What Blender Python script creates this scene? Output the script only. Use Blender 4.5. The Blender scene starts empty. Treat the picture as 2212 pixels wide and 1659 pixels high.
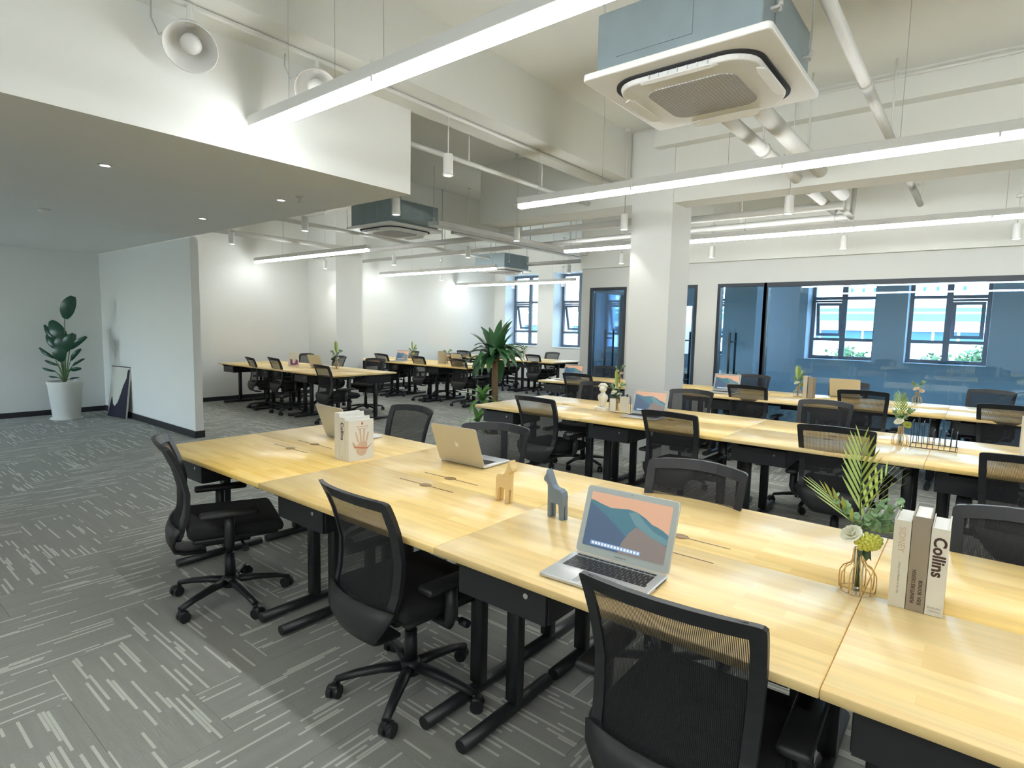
import bpy, bmesh, math, random
from mathutils import Vector, Matrix
random.seed(7)
C = bpy.context.scene
PI = math.pi
COL = C.collection

# ------------------------------------------------------------------ camera
RW = ((0.77804621, 0.6278553, 0.02101929), (-0.07752849, 0.06276333, 0.99501261), (0.6234047, -0.77579539, 0.09750945))
CAMZ = 1.5103
cd = bpy.data.cameras.new('camera'); cam = bpy.data.objects.new('camera', cd); COL.objects.link(cam)
cd.sensor_width = 36; cd.lens = 1249.17 / 2212 * 36; cd.clip_start = .05; cd.clip_end = 900
m = Matrix.Identity(4)
for j in range(3):
    for i in range(3):
        m[i][j] = RW[j][i]
m[2][3] = CAMZ
cam.matrix_world = m
C.camera = cam

# ------------------------------------------------------------------ world, sun, exposure
STRIP = 17.0          # emission of the suspended LED strips
SPOT_W = 3.5
w = bpy.data.worlds.new('world'); C.world = w; w.use_nodes = True
bg = w.node_tree.nodes['Background']
sky = w.node_tree.nodes.new('ShaderNodeTexSky'); sky.sky_type = 'NISHITA'
sky.sun_disc = False; sky.sun_elevation = math.radians(50); sky.sun_rotation = math.radians(200)
sky.air_density = 1.0; sky.dust_density = 3; sky.ozone_density = 1.0
hz = w.node_tree.nodes.new('ShaderNodeMix'); hz.data_type = 'RGBA'; hz.inputs[0].default_value = .6; hz.inputs[7].default_value = (1.38, 1.5, 1.62, 1)
w.node_tree.links.new(sky.outputs[0], hz.inputs[6]); w.node_tree.links.new(hz.outputs[2], bg.inputs[0]); bg.inputs[1].default_value = 2.6
sl = bpy.data.lights.new('sun', 'SUN'); sl.energy = 4; sl.angle = .01; sl.color = (1, .97, .92)
so = bpy.data.objects.new('sun', sl); COL.objects.link(so); so.rotation_euler = (math.radians(42), 0, math.radians(25))
C.view_settings.view_transform = 'Standard'
C.view_settings.look = 'None'
C.view_settings.exposure = 1.05
C.view_settings.gamma = 1
C.view_settings.use_curve_mapping = False
cy = C.cycles
cy.use_denoising = True
cy.max_bounces = 9; cy.diffuse_bounces = 5; cy.glossy_bounces = 4; cy.transparent_max_bounces = 24; cy.transmission_bounces = 6
cy.caustics_reflective = False; cy.caustics_refractive = False
cy.sample_clamp_indirect = 4

# ------------------------------------------------------------------ materials
def nodes(m):
    m.use_nodes = True
    nt = m.node_tree
    return nt, nt.nodes['Principled BSDF']

def mat(name, col, rough=.6, metal=0, spec=None, emis=None, es=0, noise=0, nscale=30, bump=0, coat=0, sheen=0):
    m = bpy.data.materials.new(name); nt, b = nodes(m)
    b.inputs['Base Color'].default_value = (*col, 1)
    b.inputs['Roughness'].default_value = rough
    b.inputs['Metallic'].default_value = metal
    if spec is not None: b.inputs['Specular IOR Level'].default_value = spec
    if coat: b.inputs['Coat Weight'].default_value = coat; b.inputs['Coat Roughness'].default_value = .15
    if emis:
        b.inputs['Emission Color'].default_value = (*emis, 1); b.inputs['Emission Strength'].default_value = es
    if noise or bump:
        tc = nt.nodes.new('ShaderNodeTexCoord'); n = nt.nodes.new('ShaderNodeTexNoise'); n.inputs['Scale'].default_value = nscale
        n.inputs['Detail'].default_value = 4
        nt.links.new(tc.outputs['Object'], n.inputs['Vector'])
        if noise:
            r = nt.nodes.new('ShaderNodeMapRange'); r.inputs[3].default_value = 1 - noise; r.inputs[4].default_value = 1 + noise
            nt.links.new(n.outputs[0], r.inputs[0])
            mx = nt.nodes.new('ShaderNodeVectorMath'); mx.operation = 'SCALE'; mx.inputs[0].default_value = col
            nt.links.new(r.outputs[0], mx.inputs['Scale']); nt.links.new(mx.outputs[0], b.inputs['Base Color'])
        if bump:
            bp = nt.nodes.new('ShaderNodeBump'); bp.inputs['Strength'].default_value = bump; bp.inputs['Distance'].default_value = .01
            nt.links.new(n.outputs[0], bp.inputs['Height']); nt.links.new(bp.outputs[0], b.inputs['Normal'])
    return m

M = {}
M['wall'] = mat('wall_paint', (.82, .83, .80), .7, noise=.015, nscale=3, bump=.05)
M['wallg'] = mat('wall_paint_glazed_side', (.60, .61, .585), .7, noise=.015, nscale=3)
M['colp'] = mat('column_paint', (.72, .73, .71), .7, noise=.015, nscale=3)
M['wallcool'] = mat('wall_daylight_tint_rooms', (.76, .86, .94), .7, noise=.03, nscale=2)  # cool daylight of the rooms is put into this wall colour
M['ceil'] = mat('ceiling_paint', (.74, .75, .71), .75, noise=.04, nscale=1.2, bump=.1)
M['soffit'] = mat('soffit_paint', (.80, .80, .765), .8, noise=.02, nscale=2)
M['pipe'] = mat('pipe_paint', (.72, .72, .69), .5, noise=.04, nscale=8)
M['tray'] = mat('tray_paint', (.55, .55, .53), .5, noise=.05, nscale=6)
M['white'] = mat('white_plastic', (.80, .80, .78), .4)
M['whitemet'] = mat('white_metal', (.76, .76, .74), .35)
M['base'] = mat('baseboard_dark', (.02, .02, .024), .4)
M['black'] = mat('black_plastic', (.014, .015, .018), .42, noise=.15, nscale=60)
M['blackmet'] = mat('black_steel', (.016, .017, .020), .36, noise=.1, nscale=40)
M['shell'] = mat('charcoal_plastic', (.022, .022, .024), .5)
M['fabric'] = mat('black_fabric', (.012, .012, .014), .95, noise=.3, nscale=300, bump=.2)
M['frame'] = mat('dark_frame', (.012, .020, .032), .4)
M['winframe'] = mat('window_frame_grey', (.11, .15, .20), .45)
M['led'] = mat('led_diffuser', (.9, .9, .9), .5, emis=(.955, .99, 1), es=STRIP)
M['spotled'] = mat('spot_lens', (.9, .9, .9), .4, emis=(1, .98, .95), es=9)
M['galv'] = mat('galvanised_steel', (.26, .32, .345), .45, metal=.35, noise=.18, nscale=5)
M['gap'] = mat('dark_gap', (.01, .012, .016), .7)
M['silver'] = mat('aluminium', (.66, .67, .68), .32, metal=.6)
M['silverlid'] = mat('aluminium_lid', (.62, .60, .54), .35, metal=.45)
M['bezel'] = mat('light_bezel', (.42, .46, .44), .4)
M['key'] = mat('keys', (.02, .02, .022), .45)
M['gold'] = mat('gold_wire', (.75, .52, .24), .3, metal=.8)
M['darkwire'] = mat('dark_wire', (.03, .05, .09), .4, metal=.4)
M['chrome'] = mat('chrome', (.75, .75, .75), .15, metal=1)
M['slot'] = mat('cable_slot_brown', (.16, .07, .03), .5)
M['cap'] = mat('cable_cap', (.30, .18, .07), .4)
M['paper'] = mat('paper_pages', (.86, .85, .81), .7)
M['cream'] = mat('cream_cover', (.70, .68, .60), .55)
M['taupe'] = mat('taupe_cover', (.30, .26, .21), .6)
M['whitecover'] = mat('white_cover', (.78, .77, .72), .5)
M['beige'] = mat('beige_cover', (.60, .55, .45), .6)
M['ink'] = mat('ink_dark', (.06, .03, .025), .6)
M['inkred'] = mat('ink_red', (.55, .16, .08), .6)
M['inkgrey'] = mat('ink_grey', (.35, .32, .28), .6)
M['hand'] = mat('hand_print', (.62, .47, .36), .6, noise=.15, nscale=30)
M['magenta'] = mat('magenta_print', (.24, .05, .20), .5)
M['woodhorse'] = mat('pale_wood_toy', (.80, .60, .30), .5, noise=.05, nscale=20)
M['bluehorse'] = mat('blue_grey_toy', (.17, .22, .28), .55)
M['petal'] = mat('white_petal', (.86, .85, .70), .6)
M['blush'] = mat('blush_petal', (.82, .66, .52), .6)
M['berry'] = mat('yellow_green_berry', (.56, .58, .10), .35)
M['leafy'] = mat('frond_green', (.36, .47, .11), .5, noise=.15, nscale=30)
M['euca'] = mat('eucalyptus_green', (.28, .44, .24), .55, noise=.12, nscale=40)
M['darkleaf'] = mat('dark_leaf', (.04, .085, .05), .4, noise=.2, nscale=20)
M['drac'] = mat('dracaena_leaf', (.05, .15, .06), .33, noise=.35, nscale=9)
M['draclight'] = mat('dracaena_young_leaf', (.11, .28, .06), .35, noise=.3, nscale=9)
M['rubber'] = mat('paddle_leaf', (.012, .06, .032), .3, noise=.2, nscale=8)
M['stemg'] = mat('green_stalk', (.10, .17, .07), .5)
M['trunk'] = mat('cane_trunk', (.20, .13, .07), .85, noise=.25, nscale=40, bump=.5)
M['pot'] = mat('white_pot', (.72, .72, .68), .45)
M['soil'] = mat('soil', (.03, .02, .015), 1)
M['plaster'] = mat('white_plaster', (.82, .80, .72), .55)
M['canvasw'] = mat('canvas_white', (.62, .62, .55), .8)
M['canvask'] = mat('canvas_black', (.012, .012, .03), .7)
M['facade'] = mat('facade_white', (.86, .86, .84), .8)
M['facadeglass'] = mat('facade_glass', (.035, .09, .15), .5, spec=.15)
M['green'] = mat('green_fascia', (.07, .27, .22), .7)
M['tree'] = mat('tree_foliage', (.045, .10, .035), .9, noise=.4, nscale=1.5)
M['ground'] = mat('outdoor_ground', (.35, .36, .32), .9, noise=.1, nscale=.3)
M['pink'] = mat('scr_sky', (.02, .02, .02), .25, emis=(.74, .42, .26), es=0.46)
M['teal'] = mat('scr_teal', (.02, .02, .02), .25, emis=(.06, .20, .26), es=0.43)
M['navy'] = mat('scr_navy', (.02, .02, .02), .25, emis=(.06, .11, .19), es=0.50)
M['dune'] = mat('scr_dune', (.02, .02, .02), .25, emis=(.26, .21, .19), es=0.43)
M['dock'] = mat('scr_dock', (.02, .02, .02), .25, emis=(.20, .34, .55), es=0.50)
M['iconw'] = mat('scr_icon', (.02, .02, .02), .25, emis=(.8, .85, .9), es=0.50)
M['ridge'] = mat('scr_ridge', (.02, .02, .02), .25, emis=(.13, .27, .30), es=0.46)

def glassmat(name, tint, gloss=.10, rough=.0):
    m = bpy.data.materials.new(name); m.use_nodes = True; nt = m.node_tree
    nt.nodes.remove(nt.nodes['Principled BSDF'])
    t = nt.nodes.new('ShaderNodeBsdfTransparent'); t.inputs[0].default_value = (*tint, 1)
    g = nt.nodes.new('ShaderNodeBsdfGlossy'); g.inputs['Roughness'].default_value = rough
    g.inputs[0].default_value = (.9, .95, 1, 1)
    lw = nt.nodes.new('ShaderNodeLayerWeight'); lw.inputs[0].default_value = .25
    mr = nt.nodes.new('ShaderNodeMapRange'); mr.inputs[3].default_value = gloss; mr.inputs[4].default_value = .9
    nt.links.new(lw.outputs['Fresnel'], mr.inputs[0])
    mx = nt.nodes.new('ShaderNodeMixShader'); nt.links.new(mr.outputs[0], mx.inputs[0])
    nt.links.new(t.outputs[0], mx.inputs[1]); nt.links.new(g.outputs[0], mx.inputs[2])
    nt.links.new(mx.outputs[0], nt.nodes['Material Output'].inputs[0])
    return m
M['glass'] = glassmat('partition_glass', (.76, .90, 1.0), .05)
M['winglass'] = glassmat('window_glass', (.88, .95, .98), .03)
M['tube'] = glassmat('vase_glass', (.93, .95, .93), .05)

# chair mesh: a real perforated weave, holes transparent
m = bpy.data.materials.new('mesh_weave'); nt, b = nodes(m)
b.inputs['Base Color'].default_value = (.010, .010, .012, 1); b.inputs['Roughness'].default_value = .8
tc = nt.nodes.new('ShaderNodeTexCoord')
ve = nt.nodes.new('ShaderNodeSeparateXYZ'); nt.links.new(tc.outputs['Object'], ve.inputs[0])
sn = []
for ax, fr in ((0, 2 * PI / .0042), (2, 2 * PI / .0034)):
    mu = nt.nodes.new('ShaderNodeMath'); mu.operation = 'MULTIPLY'; mu.inputs[1].default_value = fr
    nt.links.new(ve.outputs[ax], mu.inputs[0])
    s = nt.nodes.new('ShaderNodeMath'); s.operation = 'SINE'; nt.links.new(mu.outputs[0], s.inputs[0]); sn.append(s)
ad = nt.nodes.new('ShaderNodeMath'); ad.operation = 'ADD'
hs = nt.nodes.new('ShaderNodeMath'); hs.operation = 'MULTIPLY'; hs.inputs[1].default_value = .45
nt.links.new(sn[1].outputs[0], hs.inputs[0])
nt.links.new(sn[0].outputs[0], ad.inputs[0]); nt.links.new(hs.outputs[0], ad.inputs[1])
gt = nt.nodes.new('ShaderNodeMapRange'); gt.inputs[1].default_value = -.6; gt.inputs[2].default_value = .9; gt.inputs[3].default_value = .97; gt.inputs[4].default_value = .48
nt.links.new(ad.outputs[0], gt.inputs[0]); nt.links.new(gt.outputs[0], b.inputs['Alpha'])
M['mesh'] = m

# rubberwood desktop
m = bpy.data.materials.new('rubberwood'); nt, b = nodes(m)
tc = nt.nodes.new('ShaderNodeTexCoord'); oi = nt.nodes.new('ShaderNodeObjectInfo')
cx = nt.nodes.new('ShaderNodeCombineXYZ'); sc_ = nt.nodes.new('ShaderNodeMath'); sc_.operation = 'MULTIPLY'; sc_.inputs[1].default_value = 37
nt.links.new(oi.outputs['Random'], sc_.inputs[0])
for k in range(3): nt.links.new(sc_.outputs[0], cx.inputs[k])
va = nt.nodes.new('ShaderNodeVectorMath'); va.operation = 'ADD'
nt.links.new(tc.outputs['Object'], va.inputs[0]); nt.links.new(cx.outputs[0], va.inputs[1])
mp = nt.nodes.new('ShaderNodeMapping'); mp.inputs['Scale'].default_value = (1.2, 16, 8)
nt.links.new(va.outputs[0], mp.inputs[0])
n1 = nt.nodes.new('ShaderNodeTexNoise'); n1.inputs['Scale'].default_value = 2.2; n1.inputs['Detail'].default_value = 6
nt.links.new(mp.outputs[0], n1.inputs['Vector'])
br = nt.nodes.new('ShaderNodeTexBrick'); br.offset = .37; br.squash = 1
br.inputs['Scale'].default_value = 1; br.inputs['Mortar Size'].default_value = 0
br.inputs['Brick Width'].default_value = .33; br.inputs['Row Height'].default_value = .043
br.inputs['Color1'].default_value = (.98, .74, .33, 1); br.inputs['Color2'].default_value = (.88, .61, .23, 1)
nt.links.new(va.outputs[0], br.inputs['Vector'])
hv = nt.nodes.new('ShaderNodeHueSaturation')
mr = nt.nodes.new('ShaderNodeMapRange'); mr.inputs[1].default_value = .25; mr.inputs[2].default_value = .75
mr.inputs[3].default_value = .86; mr.inputs[4].default_value = 1.06
nt.links.new(n1.outputs[0], mr.inputs[0]); nt.links.new(mr.outputs[0], hv.inputs['Value'])
ms = nt.nodes.new('ShaderNodeMapRange'); ms.inputs[3].default_value = .88; ms.inputs[4].default_value = 1.12
nt.links.new(oi.outputs['Random'], ms.inputs[0]); nt.links.new(ms.outputs[0], hv.inputs['Saturation'])
nt.links.new(br.outputs[0], hv.inputs['Color'])
nt.links.new(hv.outputs[0], b.inputs['Base Color'])
b.inputs['Roughness'].default_value = .29; b.inputs['Specular IOR Level'].default_value = .5
M['wood'] = m

# carpet: short pale dashes along each plank's own length (UV in metres)
m = bpy.data.materials.new('carpet'); nt, b = nodes(m)
uv = nt.nodes.new('ShaderNodeUVMap')
sx = nt.nodes.new('ShaderNodeSeparateXYZ'); nt.links.new(uv.outputs[0], sx.inputs[0])
def mth(op, a, bb=None, v=None):
    n = nt.nodes.new('ShaderNodeMath'); n.operation = op
    if hasattr(a, 'links'): nt.links.new(a, n.inputs[0])
    else: n.inputs[0].default_value = a
    if bb is not None:
        if hasattr(bb, 'links'): nt.links.new(bb, n.inputs[1])
        else: n.inputs[1].default_value = bb
    return n.outputs[0]
row = mth('FLOOR', mth('MULTIPLY', sx.outputs[1], 1 / .0125))
wr = nt.nodes.new('ShaderNodeTexWhiteNoise'); wr.noise_dimensions = '1D'; nt.links.new(row, wr.inputs['W'])
wv = wr.outputs['Value']
ln = mth('ADD', mth('MULTIPLY', sx.outputs[0], 2.9), mth('MULTIPLY', wv, 17.3))
seg = mth('FLOOR', ln); fr = mth('FRACT', ln)
w2 = nt.nodes.new('ShaderNodeTexWhiteNoise'); w2.noise_dimensions = '2D'
cv = nt.nodes.new('ShaderNodeCombineXYZ'); nt.links.new(row, cv.inputs[0]); nt.links.new(seg, cv.inputs[1])
nt.links.new(cv.outputs[0], w2.inputs['Vector'])
on1 = mth('GREATER_THAN', w2.outputs['Value'], .77)
on2 = mth('LESS_THAN', fr, mth('ADD', .35, mth('MULTIPLY', wv, .6)))
dash = mth('MULTIPLY', on1, on2)
thin = mth('FRACT', mth('MULTIPLY', sx.outputs[1], 1 / .0125))
dash = mth('MULTIPLY', dash, mth('LESS_THAN', thin, .85))
rib = mth('SINE', mth('MULTIPLY', sx.outputs[1], 2 * PI / .0042))
nz = nt.nodes.new('ShaderNodeTexNoise'); nz.inputs['Scale'].default_value = 160; nz.inputs['Detail'].default_value = 3
nt.links.new(uv.outputs[0], nz.inputs['Vector'])
nz2 = nt.nodes.new('ShaderNodeTexNoise'); nz2.inputs['Scale'].default_value = 1.0
mp = nt.nodes.new('ShaderNodeMapping'); mp.inputs['Scale'].default_value = (2, 26, 1); nt.links.new(uv.outputs[0], mp.inputs[0]); nt.links.new(mp.outputs[0], nz2.inputs['Vector'])
base = mth('ADD', .27, mth('ADD', mth('MULTIPLY', nz.outputs[0], .05), mth('MULTIPLY', nz2.outputs[0], .07)))
base = mth('ADD', base, mth('MULTIPLY', rib, .007))
val = mth('ADD', base, mth('MULTIPLY', dash, .27))
cc = nt.nodes.new('ShaderNodeCombineXYZ')
nt.links.new(mth('MULTIPLY', val, .98), cc.inputs[0]); nt.links.new(val, cc.inputs[1]); nt.links.new(mth('MULTIPLY', val, .93), cc.inputs[2])
nt.links.new(cc.outputs[0], b.inputs['Base Color'])
b.inputs['Roughness'].default_value = 1; b.inputs['Specular IOR Level'].default_value = .1
bp = nt.nodes.new('ShaderNodeBump'); bp.inputs['Strength'].default_value = .5; bp.inputs['Distance'].default_value = .003
nt.links.new(mth('ADD', nz.outputs[0], mth('MULTIPLY', rib, .3)), bp.inputs['Height']); nt.links.new(bp.outputs[0], b.inputs['Normal'])
M['carpet'] = m
# AC grille with small pale dots
m = bpy.data.materials.new('grille'); nt, b = nodes(m)
tc = nt.nodes.new('ShaderNodeTexCoord'); vo = nt.nodes.new('ShaderNodeTexVoronoi'); vo.inputs['Scale'].default_value = 55; vo.inputs['Randomness'].default_value = .1
nt.links.new(tc.outputs['Object'], vo.inputs['Vector'])
rp = nt.nodes.new('ShaderNodeMapRange'); rp.inputs[1].default_value = .1; rp.inputs[2].default_value = .5; rp.inputs[3].default_value = .62; rp.inputs[4].default_value = .32
nt.links.new(vo.outputs['Distance'], rp.inputs[0])
cb = nt.nodes.new('ShaderNodeCombineXYZ')
for k in range(3): nt.links.new(rp.outputs[0], cb.inputs[k])
nt.links.new(cb.outputs[0], b.inputs['Base Color']); b.inputs['Roughness'].default_value = .6
M['grille'] = m

# ------------------------------------------------------------------ helpers
class MB:
    def __init__(s): s.b = bmesh.new(); s.mi = 0
    def face(s, vs, smooth=False):
        try:
            f = s.b.faces.new(vs); f.material_index = s.mi; f.smooth = smooth; return f
        except ValueError: return None
    def box(s, x0, x1, y0, y1, z0, z1):
        v = [s.b.verts.new(p) for p in ((x0, y0, z0), (x1, y0, z0), (x1, y1, z0), (x0, y1, z0), (x0, y0, z1), (x1, y0, z1), (x1, y1, z1), (x0, y1, z1))]
        for q in ((0, 3, 2, 1), (4, 5, 6, 7), (0, 1, 5, 4), (1, 2, 6, 5), (2, 3, 7, 6), (3, 0, 4, 7)): s.face([v[i] for i in q])
        return s
    def rbox(s, x0, x1, y0, y1, z0, z1, r=.01, seg=2):
        t = bmesh.new()
        v = [t.verts.new(p) for p in ((x0, y0, z0), (x1, y0, z0), (x1, y1, z0), (x0, y1, z0), (x0, y0, z1), (x1, y0, z1), (x1, y1, z1), (x0, y1, z1))]
        for q in ((0, 3, 2, 1), (4, 5, 6, 7), (0, 1, 5, 4), (1, 2, 6, 5), (2, 3, 7, 6), (3, 0, 4, 7)): t.faces.new([v[i] for i in q])
        bmesh.ops.bevel(t, geom=list(t.edges), offset=r, segments=seg, profile=.5, affect='EDGES')
        s.merge(t, smooth=True); return s
    def merge(s, t, smooth=False):
        mp = {v: s.b.verts.new(v.co) for v in t.verts}
        for f in t.faces:
            s.face([mp[v] for v in f.verts], smooth)
        t.free()
    def tube(s, pts, r, n=8, closed=False, caps=True, flat=1.0):
        pts = [Vector(p) for p in pts]; N = len(pts)
        rr = r if isinstance(r, (list, tuple)) else [r] * N
        rings = []; up = None
        for i, p in enumerate(pts):
            if closed: d = pts[(i + 1) % N] - pts[i - 1]
            else: d = pts[min(i + 1, N - 1)] - pts[max(i - 1, 0)]
            d.normalize()
            if up is None:
                up = Vector((0, 0, 1)) if abs(d.z) < .9 else Vector((1, 0, 0))
            a = d.cross(up)
            if a.length < 1e-5: a = d.cross(Vector((0, 1, 0)))
            a.normalize(); bb = a.cross(d).normalized(); up = bb
            rings.append([s.b.verts.new(p + a * math.cos(2 * PI * k / n) * rr[i] + bb * math.sin(2 * PI * k / n) * rr[i] * flat) for k in range(n)])
        for i in range(N if closed else N - 1):
            A, B = rings[i], rings[(i + 1) % N]
            for k in range(n): s.face([A[k], A[(k + 1) % n], B[(k + 1) % n], B[k]], True)
        if caps and not closed:
            s.face(rings[0][::-1]); s.face(rings[-1])
        return s
    def cyl(s, p0, p1, r0, r1=None, n=16):
        return s.tube([p0, p1], [r0, r0 if r1 is None else r1], n)
    def lathe(s, prof, c=(0, 0, 0), n=24, cap=True):
        R = []
        for r, z in prof:
            R.append([s.b.verts.new((c[0] + r * math.cos(2 * PI * k / n), c[1] + r * math.sin(2 * PI * k / n), c[2] + z)) for k in range(n)])
        for A, B in zip(R, R[1:]):
            for k in range(n): s.face([A[k], A[(k + 1) % n], B[(k + 1) % n], B[k]], True)
        if cap: s.face(R[0][::-1]); s.face(R[-1])
        return s
    def grid(s, rows, smooth=True):
        V = [[s.b.verts.new(p) for p in r] for r in rows]
        for A, B in zip(V, V[1:]):
            for k in range(len(A) - 1): s.face([A[k], A[k + 1], B[k + 1], B[k]], smooth)
        return s
    def prism(s, pts, d, fn=None):   # polygon in (a,b) extruded by d; fn maps (a,b,t)
        fn = fn or (lambda a, b, t: (a, b, t))
        A = [s.b.verts.new(fn(a, b, 0)) for a, b in pts]; B = [s.b.verts.new(fn(a, b, d)) for a, b in pts]
        s.face(A[::-1]); s.face(B); n = len(pts)
        for i in range(n): s.face([A[i], A[(i + 1) % n], B[(i + 1) % n], B[i]])
        return s
    def build(s, name, m, parent=None, thick=0, bevel=0, recalc=True, sub=0):
        me = bpy.data.meshes.new(name)
        if recalc: bmesh.ops.recalc_face_normals(s.b, faces=list(s.b.faces))
        s.b.to_mesh(me); s.b.free()
        for q in (m if isinstance(m, (list, tuple)) else [m]): me.materials.append(q if not isinstance(q, str) else M[q])
        o = bpy.data.objects.new(name, me); COL.objects.link(o)
        if parent: o.parent = parent
        if thick:
            md = o.modifiers.new('solid', 'SOLIDIFY'); md.thickness = thick; md.offset = 0
        if sub:
            md = o.modifiers.new('sub', 'SUBSURF'); md.levels = sub; md.render_levels = sub
        if bevel:
            md = o.modifiers.new('bevel', 'BEVEL'); md.width = bevel; md.segments = 2; md.limit_method = 'ANGLE'
        return o

def empty(name, loc=(0, 0, 0), rz=0):
    o = bpy.data.objects.new(name, None); COL.objects.link(o); o.location = loc; o.rotation_euler = (0, 0, rz); o.empty_display_size = .1
    return o
def tag(o, label, cat, group=None):
    o['label'] = label; o['category'] = cat
    if group: o['group'] = group
    return o
def struct(o): o['kind'] = 'structure'; return o
def stuff(o): o['kind'] = 'stuff'; return o
KIDS = {}
def dup(root):
    def cp(o, p):
        c = o.copy(); COL.objects.link(c)
        if p is not None: c.parent = p
        for ch in kids(o): cp(ch, c)
        return c
    return cp(root, None)
def kids(o):
    if o.name not in KIDS: KIDS[o.name] = [x for x in bpy.data.objects if x.parent == o]
    return KIDS[o.name]
def text_mesh(name, s, size, m, parent, mtx, extrude=.0004, bold=0, sx=1):
    cu = bpy.data.curves.new(name, 'FONT'); cu.body = s; cu.size = size; cu.extrude = extrude; cu.offset = bold
    cu.align_x = 'CENTER'; cu.align_y = 'CENTER'; cu.resolution_u = 3
    t = bpy.data.objects.new(name, cu); COL.objects.link(t)
    dg = bpy.context.evaluated_depsgraph_get()
    me = bpy.data.meshes.new_from_object(t.evaluated_get(dg))
    bpy.data.objects.remove(t); me.materials.clear(); me.materials.append(M[m])
    me.transform(mtx @ Matrix.Diagonal((sx, 1, 1, 1)))
    o = bpy.data.objects.new(name, me); COL.objects.link(o); o.parent = parent
    return o

# ================================================================== SHELL
XL, XR, YF, YB, ZC = -11.2, 4.5, -3.0, 13.05, 3.72
YG = 9.0
WZ0, WZ1 = 1.0, 3.0
WINS = [(-10.8, -9.62), (-9.1, -7.92), (-7.7, -6.52), (-5.07, -3.9), (-2.79, -1.60), (-1.09, .12), (.85, 2.0), (2.5, 3.65)]
fl = struct(MB().box(XL - .3, XR + .2, YF - .2, YB + 1.2, -.2, -.012).build('floor', 'carpet'))
# carpet planks laid in herringbone: 1.0 x 0.333 m
def plank_geo(b, x0, x1, y0, y1, along_x, uvl):
    g = .0008
    z0, z1 = -.0115, 0
    v = [b.verts.new(p) for p in ((x0 + g, y0 + g, z1), (x1 - g, y0 + g, z1), (x1 - g, y1 - g, z1), (x0 + g, y1 - g, z1), (x0, y0, z0), (x1, y0, z0), (x1, y1, z0), (x0, y1, z0))]
    ox, oy = random.random() * 50, random.random() * 50
    for q in ((0, 1, 2, 3), (4, 5, 1, 0), (5, 6, 2, 1), (6, 7, 3, 2), (7, 4, 0, 3)):
        f = b.faces.new([v[i] for i in q])
        for l in f.loops:
            x, y = l.vert.co.x, l.vert.co.y
            l[uvl].uv = (x + ox, y + oy) if along_x else (y + ox, x + oy)
P = 1 / 3.0
X0, Y0 = -3.03, .6
pl = {}
for iy in range(-14, 42):
    for ix in range(-28, 26):
        d = (ix + iy) % 6
        if d < 3: key = (ix - d, iy, 1)
        else: key = (ix, iy - (d - 3), 0)
        pl[key] = 1
planks = []
for (ix, iy, h) in pl:
    x0, y0 = X0 + ix * P, Y0 + iy * P
    x1, y1 = (x0 + 1, y0 + P) if h else (x0 + P, y0 + 1)
    x0, x1, y0, y1 = max(x0, XL), min(x1, XR), max(y0, YF), min(y1, YB)
    if x1 - x0 < .02 or y1 - y0 < .02: continue
    cxp, cyp = (x0 + x1) / 2, (y0 + y1) / 2
    fw = -(cxp * RW[2][0] + cyp * RW[2][1]); rt = cxp * RW[0][0] + cyp * RW[0][1]
    vis = fw > .4 and abs(rt) < fw * .93 + .5
    planks.append((0 if vis else 1, math.hypot(cxp, cyp), x0, x1, y0, y1, h))
planks.sort()
rest = bmesh.new(); rl = rest.loops.layers.uv.new('UVMap')
for n, (v_, d_, x0, x1, y0, y1, h) in enumerate(planks):
    if n < 290:
        b = bmesh.new(); u = b.loops.layers.uv.new('UVMap'); plank_geo(b, x0, x1, y0, y1, h, u)
        me = bpy.data.meshes.new('carpet_plank'); b.to_mesh(me); b.free(); me.materials.append(M['carpet'])
        o = bpy.data.objects.new('carpet_plank', me); COL.objects.link(o); o.parent = fl
    else: plank_geo(rest, x0, x1, y0, y1, h, rl)
me = bpy.data.meshes.new('carpet_planks_far'); rest.to_mesh(me); rest.free(); me.materials.append(M['carpet'])
o = bpy.data.objects.new('carpet_plank_field', me); COL.objects.link(o); o.parent = fl; stuff(o)

struct(MB().box(XL - .3, XR + .2, YF - .2, YB + 1.2, ZC, ZC + .2).build('ceiling', 'ceil'))
struct(MB().box(XL - .25, XL, YF, YB, 0, ZC).build('wall_left', 'wall'))
struct(MB().box(XR, XR + .2, YF - .2, YB + 1, 0, ZC).build('wall_right', 'wall'))
FILL_WINS = [(-10.9, -9.6), (-9.1, -8.4)]  # openings added behind the camera, unseen, to let in fill light
a = MB(); x = XL - .25
for p, q in FILL_WINS:
    a.box(x, p, YF - .2, YF, 0, ZC); a.box(p, q, YF - .2, YF, 0, .6); a.box(p, q, YF - .2, YF, 2.5, ZC); x = q
a.box(x, XR, YF - .2, YF, 0, ZC)
struct(a.build('wall_front', 'wall'))
for n, (p, q) in enumerate(FILL_WINS):
    wd = struct(empty('window_%d' % (10 + n), ((p + q) / 2, YF - .1, 0))); h_ = (q - p) / 2  # added window, out of view, for fill
    a = MB(); a.box(-h_, -h_ + .05, -.03, .03, .6, 2.5).box(h_ - .05, h_, -.03, .03, .6, 2.5).box(-h_, h_, -.03, .03, .6, .65).box(-h_, h_, -.03, .03, 2.45, 2.5).build('window_frame', 'winframe', wd)
    MB().box(-h_ + .05, h_ - .05, -.003, .003, .65, 2.45).build('pane', 'winglass', wd)
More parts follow.
